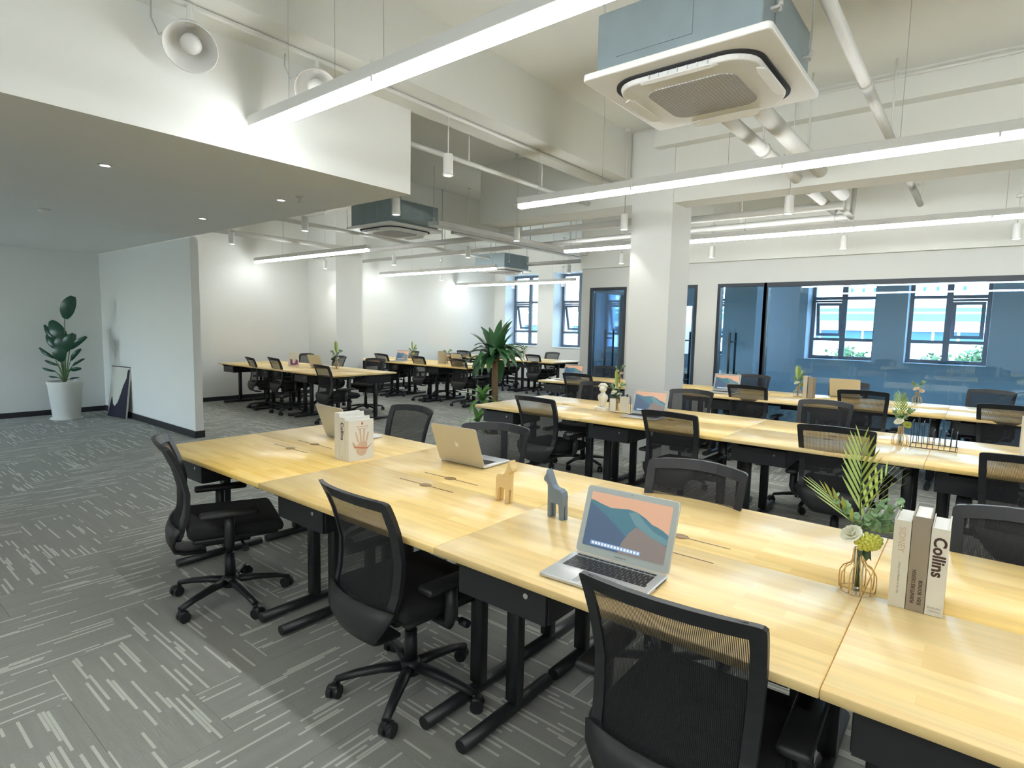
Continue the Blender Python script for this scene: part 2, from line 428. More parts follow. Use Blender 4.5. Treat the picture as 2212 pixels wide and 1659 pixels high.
# window wall, pieces around the openings, 0.95 m deep piers
def window_wall():
    a = MB()
    y0, y1 = YB, YB + .95
    x = XL - .25
    for (p, q) in WINS:
        a.box(x, p, y0, y1, 0, ZC); x = q
    a.box(x, XR + .2, y0, y1, 0, ZC)
    for (p, q) in WINS:
        a.box(p, q, y0, y1, 0, WZ0); a.box(p, q, y0, y1, WZ1, ZC)
    return a
struct(window_wall().build('wall_back', 'wallcool'))
# thin white lining, free of the daylight tint, on the open office side part of the window wall
def lining():
    a = MB(); x = XL
    for (p, q) in WINS[:3]:
        a.box(x, p, YB - .012, YB, 0, ZC); a.box(p, q, YB - .012, YB, 0, WZ0 - .01); a.box(p, q, YB - .012, YB, WZ1 + .01, ZC); x = q
    a.box(x, -5.8, YB - .012, YB, 0, ZC)
    return a
struct(lining().build('wall_back_lining', 'wall'))
# door / glass wall at YG
DZ = 2.24
ops = [(-5.48, -4.76), (-4.27, -3.52), (-3.20, XR)]
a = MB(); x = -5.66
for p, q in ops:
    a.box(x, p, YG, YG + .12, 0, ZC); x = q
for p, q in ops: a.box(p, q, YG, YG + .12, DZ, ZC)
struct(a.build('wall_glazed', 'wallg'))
struct(MB().box(-5.66, -5.54, YG + .12, YB, DZ, ZC).build('wall_room_side', 'wall'))
g = struct(empty('window_17', (-5.6, YG, 0)))
a = MB(); a.box(-.04, .04, .12, 4.05, DZ - .05, DZ); a.box(-.04, .04, .12, 4.05, 0, .05); a.box(-.04, .04, 1.4, 1.45, .05, DZ - .05); a.box(-.04, .04, 2.7, 2.75, .05, DZ - .05); a.build('window_frame', 'frame', g)
for q in (.12, 1.45, 2.75): MB().box(-.006, .006, q, q + 1.25, .05, DZ - .05).build('glass_panel', 'glass', g)
struct(MB().box(-4.02, -3.40, 11.7, 12.3, 0, ZC).build('wall_room_column', 'wallcool'))
# beam over the glazing
struct(MB().box(-5.66, XR, YG - .06, YG, 2.575, ZC).build('trim_1', 'ceil'))
# dropped ceiling and niche partition
struct(MB().box(XL, -3.635, YF, 3.175, 2.55, 3.2).build('ceiling_dropped', ['soffit', 'wall']))
o = bpy.data.objects['ceiling_dropped']
for f in o.data.polygons:
    if abs(f.normal.z) < .5: f.material_index = 1
struct(MB().box(XL, -7.78, 3.19, 3.29, 0, 2.55).build('wall_niche', 'wall'))
struct(MB().box(XL, -7.775, 3.175, 3.19, 0, .09).build('baseboard_niche', 'base'))
struct(MB().box(XL, XL + .012, YF, 3.175, 0, .08).build('baseboard_plant_side', 'base'))
struct(MB().box(XL, XL + .012, 3.29, 6.95, 0, .08).box(XL, XL + .012, 7.6, YB, 0, .08).build('baseboard_left', 'base'))
struct(MB().box(XL, -5.66, YB - .024, YB - .012, 0, .08).build('baseboard_back', 'base'))
struct(MB().box(-7.78, -7.768, 3.18, 3.30, 0, .09).build('baseboard_end', 'base'))
# columns
struct(MB().box(-3.20, -2.71, 6.1, 6.62, 0, ZC).build('wall_column', 'colp'))
struct(MB().box(XL, -10.2, 6.95, 7.6, 0, ZC).build('wall_pilaster', 'wall'))
# beams
struct(MB().box(-3.66, -3.235, YF, 6.1, 3.2, ZC).build('trim_2', 'ceil'))
struct(MB().box(-7.45, -7.05, 3.2, 9.0, 3.2, ZC).build('trim_3', 'ceil'))
struct(MB().box(-5.55, -3.2, 6.12, 6.6, 2.93, ZC).build('trim_4', 'ceil'))
struct(MB().box(-2.71, XR, 6.12, 6.45, 2.90, ZC).build('trim_5', 'ceil'))
struct(MB().box(-2.9, XR, 5.98, 6.12, 3.48, ZC).build('trim_6', 'ceil'))

# glazing frames --------------------------------------------------
def frame_rect(a, x0, x1, z0, z1, y0, y1, t, bottom=True):
    a.box(x0, x0 + t, y0, y1, z0, z1); a.box(x1 - t, x1, y0, y1, z0, z1)
    a.box(x0 + t, x1 - t, y0, y1, z1 - t, z1)
    if bottom: a.box(x0 + t, x1 - t, y0, y1, z0, z0 + t)
def glass_door(n, x0, x1, hx, ):
    d = struct(empty('door_%d' % n, ((x0 + x1) / 2, YG, 0)))
    c = (x0 + x1) / 2
    a = MB(); frame_rect(a, x0 - c, x1 - c, 0, DZ, -.01, .13, .045, False); a.build('door_frame', 'frame', d)
    MB().box(x0 - c + .05, x1 - c - .05, .045, .057, .01, DZ - .05).build('glass_leaf', 'glass', d)
    h = MB()
    for yy in (-.09, .19):
        h.tube([(hx - c, yy, .55), (hx - c, yy, 1.5)], .017, 8)
    for zz in (.72, 1.36): h.tube([(hx - c, -.09, zz), (hx - c, .19, zz)], .012, 6)
    h.build('pull_handle', 'frame', d)
    return d
glass_door(1, -5.48, -4.76, -5.09)
glass_door(2, -4.27, -3.52, -3.68)
glass_door(3, -3.20, -2.48, -2.95)
g = struct(empty('window_9', (0, YG, 0)))
a = MB()
a.box(-2.52, -2.46, -.01, .13, 0, DZ); a.box(-2.46, XR, -.01, .13, DZ - .06, DZ); a.box(-2.46, XR, -.01, .13, 0, .06)
a.build('window_frame', 'frame', g)
xs = [-2.46, -1.31, -.25, .85, 1.95, 3.1, XR]
for x0, x1 in zip(xs, xs[1:]):
    MB().box(x0 + .002, x1 - .002, .05, .062, .06, DZ - .06).build('glass_panel', 'glass', g)

def facade_window(n, x0, x1, awn):
    y = YB + .42
    wd = struct(empty('window_%d' % n, ((x0 + x1) / 2, y, 0)))
    c = (x0 + x1) / 2; X0_, X1_ = x0 - c, x1 - c
    t = .065
    a = MB(); frame_rect(a, X0_, X1_, WZ0, WZ1, 0, .07, t)
    a.box(-.05, .05, 0, .07, WZ0 + t, WZ1 - t)
    for z in (1.40, 2.24): a.box(X0_ + t, -.035, 0, .07, z - .03, z + .03); a.box(.035, X1_ - t, 0, .07, z - .03, z + .03)
    a.build('window_frame', 'winframe', wd)
    for sd in (0, 1):
        p, q = (X0_ + t, -.035) if sd == 0 else (.035, X1_ - t)
        for zi, (z0, z1) in enumerate(((WZ0 + t, 1.37), (1.43, 2.21), (2.27, WZ1 - t))):
            if zi == 1 and sd == awn:
                s = MB(); s2 = .06
                def rt(pt, a=math.radians(14), zz=z1 - .06):
                    dz = pt[2] - zz; return (pt[0], pt[1] + .03 - dz * math.sin(a), zz + dz * math.cos(a))
                frame_rect(s, p + .01, q - .01, z0 + .02, z1 - .06, 0, .04, s2)
                for v in s.b.verts: v.co = rt(v.co)
                so_ = s.build('sash', 'winframe', wd)
                gl = MB(); gl.box(p + .07, q - .07, .018, .024, z0 + .08, z1 - .12)
                for v in gl.b.verts: v.co = rt(v.co)
                gl.build('pane', 'winglass', so_)
                MB().box(p, q, 0, .03, z1 - .055, z1 - .01).build('sash_head', 'winframe', wd)
            else:
                MB().box(p, q, .03, .036, z0, z1).build('pane', 'winglass', wd)
    MB().box(X0_ - .02, X1_ + .02, -.45, 0, WZ0 - .02, WZ0 - .001).build('sill', 'wall', wd)
for n, (x0, x1) in enumerate(WINS): facade_window(n + 1, x0, x1, 1 if n in (5, 6) else 0)

# ================================================================== OUTSIDE
o = tag(MB().box(-90, 60, 14.2, 330, -9, -8.8).build('ground', 'ground'), 'pale ground between the office and the white buildings outside', 'ground')
bd = tag(empty('building', (-15, 42, -8.8)), 'low white building with green fascia and ribbon windows seen through the windows', 'building')
MB().box(-32, 24, 0, 12, 0, 9.2).box(-32, 24, 0, 12, 10.9, 11.2).box(-32, 24, .35, 12, 9.2, 10.9).build('wall', 'facade', bd)
MB().box(-32.2, 24.2, -.5, .3, 11.2, 11.6).box(-32.2, 24.2, -.3, .3, 11.75, 11.95).build('roof_fascia', 'green', bd)
MB().box(-32, 24, .8, 12, 11.6, 12.3).build('parapet', 'facade', bd)
o = MB().box(0, 1.05, .2, .3, 9.95, 10.55).build('window_pane', 'facadeglass', bd); o.location.x = -31.5
for k in range(1, 46):
    c = o.copy(); COL.objects.link(c); c.location.x = -31.5 + 1.2 * k
MB().box(-32, 24, .1, .34, 9.2, 9.93).box(-32, 24, .1, .34, 10.57, 10.9).build('window_band', 'facade', bd)
tw = tag(empty('tower', (-45, 250, -8.8)), 'tall pale apartment tower far behind the low white building', 'building')
MB().box(-110, 100, 0, 20, 0, 95).build('wall', 'facade', tw)
a = MB()
for i in range(56):
    for j in range(8, 30):
        if (i // 5 + 1) % 3 == 0: continue
        x = -105 + i * 3.7 + (1.1 if j % 2 else 0); a.box(x, x + .9, -.1, .1, 1.2 + j * 3.1, 2.7 + j * 3.1)
stuff(a.build('window_field', 'facadeglass', tw))
tl = ['bushy green tree outside the leftmost window', 'bushy green tree outside the second window of the office', 'round green treetop low in the meeting room window, left', 'round green treetop low in the left meeting room window, right of its mullion', 'spreading treetop between the two meeting room windows', 'green treetop low in the right meeting room window', 'tall green treetop at the right edge of the right meeting room window', 'small green treetop beside the tall one, outside']
for k, (tx, ty, tz, tr) in enumerate([(-24, 30, -.9, 2.0), (-19, 33, -1.3, 2.0), (-6.0, 26, .15, .95), (-4.0, 26, .3, .9), (-2.6, 30, .0, 1.0), (-1.2, 26, .2, .8), (.05, 30, .35, .9), (1.9, 26, .3, .9)]):
    t = tag(empty('tree', (tx, ty, -8.8)), tl[k], 'tree', None)
    MB().tube([(0, 0, 0), (.1, 0, 4), (0, .1, 8.8 + tz - tr * .3)], [.18, .13, .06], 8).build('trunk', 'trunk', t)
    a = MB(); rnd = random.Random(k)
    for q in range(900):
        th, ph, rr_ = rnd.random() * 2 * PI, math.acos(rnd.uniform(-1, 1)), tr * (rnd.random() ** .4) * rnd.uniform(.75, 1.1)
        p = Vector((rr_ * math.sin(ph) * math.cos(th), rr_ * math.sin(ph) * math.sin(th), rr_ * math.cos(ph) * .8 + 8.8 + tz))
        n1_ = Vector((rnd.uniform(-1, 1), rnd.uniform(-1, 1), rnd.uniform(-1, 1))).normalized() * .12
        n2_ = Vector((rnd.uniform(-1, 1), rnd.uniform(-1, 1), rnd.uniform(-1, 1))).normalized() * .12
        a.face([a.b.verts.new(p), a.b.verts.new(p + n1_), a.b.verts.new(p + n1_ + n2_), a.b.verts.new(p + n2_)])
    stuff(a.build('foliage', 'tree', t, recalc=False))

# ================================================================== DESKS
def desk_proto():
    t = empty('office_desk')
    MB().rbox(-.599, .599, -.2995, .2995, .725, .75, .002, 1).build('tabletop', 'wood', t)
    for sx in (-1, 1):
        x = sx * .505
        lf = MB().rbox(x - .03, x + .03, .03, .075, .05, .70, .004, 1).build('leg', 'blackmet', t)
        MB().tube([(x, -.25, .03), (x, .28, .03)], .027, 10, flat=.9).build('foot', 'blackmet', lf)
        MB().box(x - .025, x + .025, -.26, .27, .70, .724).build('bracket', 'blackmet', t)
    MB().box(-.48, .48, .035, .065, .66, .70).build('crossbar', 'blackmet', t)
    d = MB().box(-.545, -.165, -.22, .20, .585, .70).build('drawer_box', 'blackmet', t, bevel=.003)
    MB().box(-.54, -.17, -.232, -.221, .587, .697).build('drawer_front', 'black', d)
    MB().cyl((-.245, -.232, .665), (-.245, -.238, .665), .009, n=12).build('lock', 'chrome', d)
    s = MB().box(-.185, .185, .214, .220, .748, .7506)
    s.build('cable_slot', 'slot', t)
    cp = MB(); cp.lathe([(.001, 0), (.03, 0), (.033, .0006), (.032, .0016), (.001, .0016)], (0, .217, .7502), 18)
    for v in cp.b.verts: v.co.y = .217 + (v.co.y - .217) * .8
    cp.build('cable_cap', 'cap', t)
    return t
dproto = desk_proto(); dused = False
DESKS = []
ordn = ['first', 'second', 'third', 'fourth', 'fifth']
def desk_row(x0, yc, n, rowname, group, skip=()):
    global dused
    for k in range(n):
        for side in (0, 1):
            if (k, side) in skip: continue
            if dused: t = dup(dproto)
            else: t = dproto; dused = True
            t.location = (x0 + 1.2 * k + .6, yc + (-.3 if side == 0 else .3), 0); t.rotation_euler.z = 0 if side == 0 else PI
            tag(t, 'pale wood desk, %s from left, %s side of the %s' % (ordn[k], 'near' if side == 0 else 'far', rowname), 'desk', group)
R1, R2, R3 = 1.94, 4.75, 7.43
desk_row(-3.81, R1, 4, 'nearest desk row', 'desks of the nearest row')
desk_row(-3.81 + 4.8, R1, 1, 'x', 'x')
for o in list(bpy.data.objects):
    if o.parent is None and o.get('group') == 'x':
        o['group'] = 'desks of the nearest row'
        o['label'] = 'pale wood desk at the right frame edge, %s side of the nearest desk row' % ('near' if o.location.y < R1 else 'far')
desk_row(-3.80, R2, 4, 'second desk row', 'desks of the second row')
desk_row(-5.0, R3, 5, 'desk row before the glass wall', 'desks of the row by the glass')
LX = -10.9
desk_row(LX, 5.5, 3, 'nearest left back row', 'desks at the left back')
desk_row(LX, 8.3, 3, 'middle left back row', 'desks at the left back')
desk_row(LX, 11.1, 3, 'back row by the windows', 'desks at the left back')

# ================================================================== CHAIRS
def yb(z):   # back surface profile (local, facing +Y)
    P_ = [(.36, -.235), (.42, -.265), (.48, -.262), (.56, -.240), (.66, -.238), (.76, -.262), (.84, -.295), (.92, -.335)]
    for (a0, b0), (a1, b1) in zip(P_, P_[1:]):
        if z <= a1:
            t = max(0, (z - a0) / (a1 - a0)); return b0 + (b1 - b0) * t
    return P_[-1][1]
def hw(z):
    P_ = [(.40, .12), (.42, .165), (.45, .19), (.50, .205), (.58, .208), (.68, .212), (.78, .220), (.86, .224), (.89, .225), (.90, .222)]
    for (a0, b0), (a1, b1) in zip(P_, P_[1:]):
        if z <= a1:
            t = max(0, (z - a0) / (a1 - a0)); return b0 + (b1 - b0) * t
    return P_[-1][1]
def bp_(x, z): return (x, yb(z) + 1.0 * x * x, z)
def chair_proto():
    t = empty('office_chair')
    up = []
    # back frame: a flat band around the outline
    zs = [.40, .41, .425, .45, .49, .54, .60, .66, .72, .78, .83, .86, .88, .892]
    outl = [(hw(z), z) for z in zs]
    top = [(.217, .9005), (.205, .904), (.15, .910), (.08, .915), (0, .917)]
    right = [(0, .397), (.06, .397)] + outl + top
    full = right + [(-x, z) for x, z in right[::-1][1:-1]]
    N = len(full); a = MB(); rings = []
    for i, (x, z) in enumerate(full):
        px, pz = full[i - 1]; qx, qz = full[(i + 1) % N]
        d = Vector((qx - px, qz - pz)).normalized(); nrm = Vector((-d.y, d.x))
        wd = .044 if z > .895 else .034
        ix, iz = x + nrm.x * wd, z + nrm.y * wd
        po, pi = Vector(bp_(x, z)), Vector(bp_(ix, iz))
        rings.append([a.b.verts.new(po + Vector((0, .010, 0))), a.b.verts.new(po + Vector((0, -.010, 0))), a.b.verts.new(pi + Vector((0, -.006, 0))), a.b.verts.new(pi + Vector((0, .006, 0)))])
    for i in range(N):
        A, B = rings[i], rings[(i + 1) % N]
        for k in range(4): a.face([A[k], A[(k + 1) % 4], B[(k + 1) % 4], B[k]], False)
    up.append(a.build('back_frame', 'black', t, bevel=.003))
    rows = []
    for k in range(15):
        z = .408 + (.908 - .408) * k / 14; h = hw(z) - .008
        if z > .9: h = .19
        rows.append([bp_(-h + 2 * h * j / 8, z) for j in range(9)])
    up.append(MB().grid(rows).build('back_mesh', 'mesh', t))
    # lower shell wrapping under the seat
    rows = []
    for z, h, dy in ((.53, .214, -.004), (.485, .212, -.012), (.44, .198, -.026), (.39, .165, -.034), (.345, .12, -.014), (.322, .095, .04), (.314, .085, .14)):
        y = yb(max(z, .40)) + dy
        rows.append([(-h + 2 * h * j / 6, y + .9 * (-h + 2 * h * j / 6) ** 2 if z > .33 else y, z) for j in range(7)])
    top_, bot_ = rows[:2], rows[1:]
    s = MB()
    s.grid(bot_)
    up.append(s.build('back_shell', 'shell', t, thick=.014))
    # seat
    s = MB().rbox(-.235, .235, -.205, .245, .425, .49, .03, 3)
    for v in s.b.verts:
        if v.co.y > .15: v.co.z -= .022 * ((v.co.y - .15) / .1) ** 2
    up.append(s.build('seat', 'fabric', t))
    up.append(MB().rbox(-.215, .215, -.18, .22, .40, .428, .01, 1).build('seat_pan', 'black', t))
    up.append(MB().rbox(-.075, .075, -.13, .10, .335, .40, .012, 2).tube([(.07, .04, .375), (.25, .05, .372)], .008, 6).tube([(.25, .05, .372), (.29, .05, .372)], .016, 8).build('tilt_mechanism', 'black', t))
    for sx in (-1, 1):
        a = MB().tube([(sx * .17, -.02, .392), (sx * .262, -.02, .392), (sx * .272, -.02, .43), (sx * .268, -.02, .55)], [.022, .022, .026, .024], 8)
        arm = a.build('armrest', 'black', t)
        pd = MB().rbox(sx * .268 - .038, sx * .268 + .038, -.15, .12, .545, .572, .012, 2).build('arm_pad', 'black', arm)
    MB().cyl((0, 0, .115), (0, 0, .26), .028, .026, 14).build('gas_cover', 'black', t)
    MB().cyl((0, 0, .24), (0, 0, .36), .016, .016, 12).build('gas_lift', 'chrome' if False else 'blackmet', t)
    MB().lathe([(.02, .07), (.042, .075), (.045, .12), (.03, .135), (.02, .136)]).build('hub', 'black', t)
    legs = []
    for k in range(5):
        an = 2 * PI * k / 5 + .3
        c, s_ = math.cos(an), math.sin(an)
        if k == 0:
            lg = MB().tube([(.03, 0, .105), (.12, 0, .102), (.22, 0, .088), (.30, 0, .070)], [.027, .025, .021, .017], 8, flat=.75).build('base_leg', 'black', t)
            ca = MB().cyl((.30, 0, .07), (.30, 0, .045), .009, n=8)
            ca.cyl((.315, -.026, .027), (.315, -.005, .027), .027, n=14).cyl((.315, .005, .027), (.315, .026, .027), .027, n=14)
            ca.rbox(.292, .335, -.02, .02, .03, .058, .006, 1)
            cs = ca.build('caster', 'black', lg); l0 = lg; c0 = cs
        else:
            lg = l0.copy(); COL.objects.link(lg); lg.parent = t
            cs = c0.copy(); COL.objects.link(cs); cs.parent = lg
        lg.rotation_euler.z = an
        cs.location = (.30, 0, 0); cs.rotation_euler.z = 0
        if k == 0: cs.data.transform(Matrix.Translation((-.30, 0, 0)))
        cs.rotation_euler.z = [0.4, 2.1, -.8, 1.2, 2.9][k]
    for u in up: u['up'] = 1
    return t
cproto = chair_proto(); cused = False
def chair(x, y, face, rot, label, group, lift=0, spin=None):
    """x,y: middle of the backrest top; face +1 looks toward +Y, -1 toward -Y; rot extra degrees"""
    global cused
    a = (0 if face > 0 else PI) + math.radians(rot)
    hx, hy = x + .33 * -math.sin(a), y + .33 * math.cos(a)
    if cused: t = dup(cproto)
    else: t = cproto; cused = True
    t.location = (hx, hy, 0); t.rotation_euler.z = a
    tag(t, label, 'chair', group)
    CH.append((t, lift, spin))
CH = []
def crow(lst, face, where, group, words=None):
    for k, c in enumerate(lst):
        lift = c[3] if len(c) > 3 else 0
        lab = 'black mesh chair, %s from left, %s' % (ordn[k], where)
        if words and words[k]: lab = words[k]
        chair(c[0], c[1], face, c[2], lab, group, lift)
crow([(-3.20, 1.11, -20), (-1.76, 1.20, -4), (-.518, 1.17, 2)], 1, 'near side of the nearest desk row', 'chairs at the nearest row',
     ['black mesh office chair turned sideways at the left end of the nearest desk', 'black mesh office chair seen from behind, between the sideways chair and the open laptop', 'large black mesh chair back in the foreground before the open laptop'])
chair(-3.24, 2.91, -1, 0, 'black chair back beyond the nearest desk, left of the silver laptop lid with logo', 'chairs at the nearest row')
chair(-2.30, 2.74, -1, 18, 'black chair back beyond the nearest desk, just behind the silver laptop lid', 'chairs at the nearest row')
chair(-.96, 2.60, -1, 3, 'black chair back beyond the nearest desk, behind the open laptop screen', 'chairs at the nearest row')
chair(.20, 2.66, -1, -4, 'black chair back beyond the nearest desk, right of the three upright books', 'chairs at the nearest row')
crow([(-3.01, 4.0, -3), (-1.77, 4.02, -2), (-.67, 4.09, 2, .015), (.27, 3.88, 0)], 1, 'near side of the second desk row', 'chairs at the second row')
crow([(-3.33, 5.75, 0), (-2.26, 5.80, 4), (-1.03, 5.85, -3)], -1, 'far side of the second desk row', 'chairs at the second row')
crow([(-4.2, 6.57, 3), (-2.03, 6.75, -2), (-.86, 6.58, 2, .05), (.25, 6.75, 0)], 1, 'near side of the row before the glass wall', 'chairs at the glass wall row')
crow([(-4.7, 8.35, 2), (-2.45, 8.60, -3), (-1.25, 8.45, 3), (.17, 8.62, -15)], -1, 'far side of the row before the glass wall', 'chairs at the glass wall row')
crow([(-9.73, 4.84, -12), (-8.95, 4.84, -8, .03), (-7.45, 4.75, -5)], 1, 'near side of the left back row nearest us', 'chairs at the left back')
crow([(-10.3, 6.40, 3), (-9.25, 6.45, -8), (-8.35, 6.55, 12)], -1, 'far side of the left back row nearest us', 'chairs at the left back')
crow([(-9.70, 7.62, -3), (-8.62, 7.66, -8), (-7.52, 7.66, -5)], 1, 'near side of the left back middle row', 'chairs at the left back')
crow([(-10.38, 9.2, 3), (-8.95, 9.2, -2), (-7.95, 9.25, 2)], -1, 'far side of the left back middle row', 'chairs at the left back')
crow([(-10.0, 10.42, 0), (-8.9, 10.42, 3), (-7.85, 10.42, -6)], 1, 'near side of the left back row by the windows', 'chairs at the left back')
crow([(-10.5, 12.0, 2), (-9.55, 12.0, 3), (-8.3, 12.0, -5)], -1, 'far side of the left back row by the windows', 'chairs at the left back')
for t, lift, spin in CH:
    if lift:
        for c in kids(t):
            if c.get('up'): c.location.z += lift
for o in bpy.data.objects:
    if 'up' in o: del o['up']

# ================================================================== LIGHTS AND CEILING THINGS
def strip(x0, x1, y, z, label, wires):
    t = tag(empty('suspended_light', ((x0 + x1) / 2, y, z)), label, 'light', 'suspended linear lights')
    h = (x1 - x0) / 2
    MB().box(-h, h, -.034, .034, .022, .085).build('housing', 'whitemet', t, bevel=.003)
    MB().rbox(-h + .004, h - .004, -.031, .031, -.018, .0215, .008, 2).build('diffuser', 'led', t)
    for wx in wires:
        MB().tube([(wx - (x0 + x1) / 2, 0, .085), (wx - (x0 + x1) / 2, 0, ZC - z - .002)], .0022, 5).build('suspension_wire', 'tray', t)
    x = math.ceil((x0 + .6) / 1.2) * 1.2
    while x < x1 - .2:
        MB().box(x - (x0 + x1) / 2 - .006, x - (x0 + x1) / 2 + .006, -.036, .036, -.004, .10).build('joint_clip', 'whitemet', t)
        x += 1.2
strip(-3.625, 2.4, 1.88, 2.69, 'brightest long suspended light over the nearest desk row, end touching the soffit', (-3.2, -2.75, -2.35, -.9, .4, 1.6))
strip(-3.63, 2.4, 4.57, 2.69, 'long suspended light over the second desk row, crossing before the white column', (-3.4, -2.7, -1.6, -.5, .6, 1.8))
strip(-5.10, 2.4, 7.58, 2.69, 'long suspended light over the desk row before the glass wall, passing behind the column', (-4.9, -2.4, -1.4, .1, 1.6))
strip(-11.0, -7.5, 5.70, 2.655, 'suspended light over the left back desk row nearest us', (-10.0, -7.9))
strip(-11.0, -7.45, 8.70, 2.64, 'suspended light over the left back middle desk row', (-9.9, -8.0))
strip(-11.19, -7.35, 11.4, 2.585, 'suspended light over the left back desk row by the windows, touching the wall', (-9.9, -8.0))
strip(-3.4, 3.2, -1.1, 2.69, 'suspended fill light added unseen behind the camera position', (-2.5, 0, 2.5))  # extra lamp out of view, added to brighten the room

def pend_proto():
    t = empty('pendant_spotlight')
    MB().lathe([(.006, 0), (.036, .0), (.040, .004), (.040, .158), (.036, .165), (.006, .168)], n=18).build('housing', 'white', t)
    MB().lathe([(.036, -.004), (.044, -.006), (.045, .004), (.041, .008)], n=18, cap=False).build('trim_ring', 'whitemet', t)
    MB().lathe([(.001, -.0045), (.034, -.003), (.035, -.001)], n=16, cap=False).build('lens', 'spotled', t)
    return t
pp = pend_proto(); pu = False
def pendant(x, y, z, label, ztop=None):
    global pu
    if pu: t = dup(pp)
    else: t = pp; pu = True
    t.location = (x, y, z); tag(t, label, 'light', 'cylindrical pendant spotlights')
    zt = ztop or ZC
    MB().tube([(0, 0, .166), (0, 0, zt - z - .001)], .005, 6).build('stem', 'white', t)
    MB().lathe([(.001, -.03), (.032, -.03), (.034, 0), (.001, 0)], (0, 0, zt - z - .001), 14).build('canopy', 'white', t)
    l = bpy.data.lights.new('spot', 'SPOT'); l.energy = SPOT_W; l.spot_size = math.radians(80); l.spot_blend = .6; l.shadow_soft_size = .035
    l.color = (1, .97, .90)
    lo = bpy.data.objects.new('spot_lamp', l); COL.objects.link(lo); lo.parent = t; lo.location.z = -.012
PN = [(-3.44, 3.40, 2.72, 'cylinder pendant hanging from the beam beside the soffit corner', 3.2),
 (-4.75, 3.96, 2.635, 'cylinder pendant in front of the nearer left air conditioner'),
 (-6.50, 4.0, 2.63, 'cylinder pendant left of the nearer left air conditioner'),
 (-8.55, 4.08, 2.63, 'leftmost cylinder pendant, just right of the niche partition'),
 (-3.20, 5.93, 2.63, 'cylinder pendant directly in front of the column left edge', ),
 (-1.49, 5.95, 2.63, 'cylinder pendant right of the column, below the thick pipes'),
 (-3.18, 8.60, 2.60, 'cylinder pendant just right of the column, over the door frame'),
 (-1.45, 8.50, 2.60, 'cylinder pendant over the middle of the glass wall'),
 (.226, 8.55, 2.60, 'cylinder pendant over the glass wall at the right frame edge'),
 (-4.78, 5.98, 2.63, 'cylinder pendant left of the column, below the long beam'),
 (-6.60, 7.0, 2.63, 'cylinder pendant above the middle of the left back area'),
 (-8.42, 6.97, 2.60, 'cylinder pendant below the nearer left air conditioner'),
 (-10.27, 6.75, 2.60, 'cylinder pendant beside the wall pilaster'),
 (-10.14, 9.83, 2.60, 'cylinder pendant near the left wall above the middle back desks'),
 (-6.42, 9.71, 2.60, 'cylinder pendant before the second back window'),
 (-4.71, 8.68, 2.60, 'cylinder pendant over the first glass door'),
 (-9.75, 12.1, 2.55, 'cylinder pendant before the reveal of the first back window'),
 (-8.1, 12.0, 2.55, 'cylinder pendant before the pier between the two back windows')]
for q in PN: pendant(*q)

# ceiling cassettes
def rrect(h, r, n=6):
    pts = []
    for cx_, cy_, a0 in ((h - r, h - r, 0), (-h + r, h - r, 90), (-h + r, -h + r, 180), (h - r, -h + r, 270)):
        for k in range(n + 1):
            an = math.radians(a0 + 90 * k / n); pts.append((cx_ + r * math.cos(an), cy_ + r * math.sin(an)))
    return pts
def cassette():
    t = empty('ceiling_air_conditioner')
    b = MB().box(-.42, .42, -.42, .42, .035, .34)
    b.build('casing', 'galv', t, bevel=.01)
    for sx, sy in ((0, -1), (-1, 0), (1, 0), (0, 1)):
        if sx == 0: s = MB().box(-.30, .10, sy * .422 - .003, sy * .422 + .003, .10, .30)
        else: s = MB().box(sx * .422 - .003, sx * .422 + .003, -.25, .25, .10, .30)
        s.build('casing_plate', 'galv', t)
    MB().prism(rrect(.475, .03), .035).build('panel', 'white', t, bevel=.008)
    MB().prism(rrect(.385, .17, 8), .012, lambda a, b_, tt: (a, b_, tt - .010)).build('air_gap', 'gap', t)
    MB().prism(rrect(.357, .15, 8), .026, lambda a, b_, tt: (a * (1 + tt * .8), b_ * (1 + tt * .8), tt - .034)).build('inner_panel', 'white', t, bevel=.006)
    MB().prism(rrect(.235, .085, 6), .008, lambda a, b_, tt: (a, b_, tt - .040)).build('intake_grille', 'grille', t)
    for k in range(4):
        f = MB().prism([(-.20, .0), (-.185, .035), (-.15, .047), (.15, .047), (.185, .035), (.20, .0), (.15, -.012), (-.15, -.012)], .008).build('air_flap', 'white', t, bevel=.003)
        an = k * PI / 2
        f.rotation_euler = (math.radians(-22 if k == 0 else -8), 0, an)
        f.location = (-math.sin(an) * .335, math.cos(an) * .338, -.040)
        if k % 2 == 0:
            a = MB()
            for j in range(7): a.box(-.16 + j * .05, -.155 + j * .05, .33, .37, -.03, -.012)
            v_ = a.build('louvre_fins', 'white', t); v_.rotation_euler.z = an
    for sx in (-1, 1):
        for sy in (-1, 1):
            r = MB().tube([(sx * .455, sy * .30, .14), (sx * .455, sy * .30, ZC - 2.84)], .005, 6).box(sx * .44 - .02, sx * .44 + .02, sy * .30 - .02, sy * .30 + .02, .15, .162)
            r.cyl((sx * .455, sy * .30, .165), (sx * .455, sy * .30, .185), .014, n=6).build('hanger_rod', 'tray', t)
    return t
ac = cassette(); ac.location = (-1.27, 3.18, 2.81)
tag(ac, 'large square ceiling air conditioner with grey casing above the nearest desks', 'air conditioner', 'ceiling cassette air conditioners')
a2 = dup(ac); a2.location = (-6.43, 5.34, 2.80); a2.rotation_euler.z = 0; tag(a2, 'ceiling air conditioner with grey casing just beyond the soffit corner', 'air conditioner', 'ceiling cassette air conditioners')
a3 = dup(ac); a3.location = (-8.35, 9.95, 2.74); tag(a3, 'smallest, farthest ceiling air conditioner above the first back window', 'air conditioner', 'ceiling cassette air conditioners')

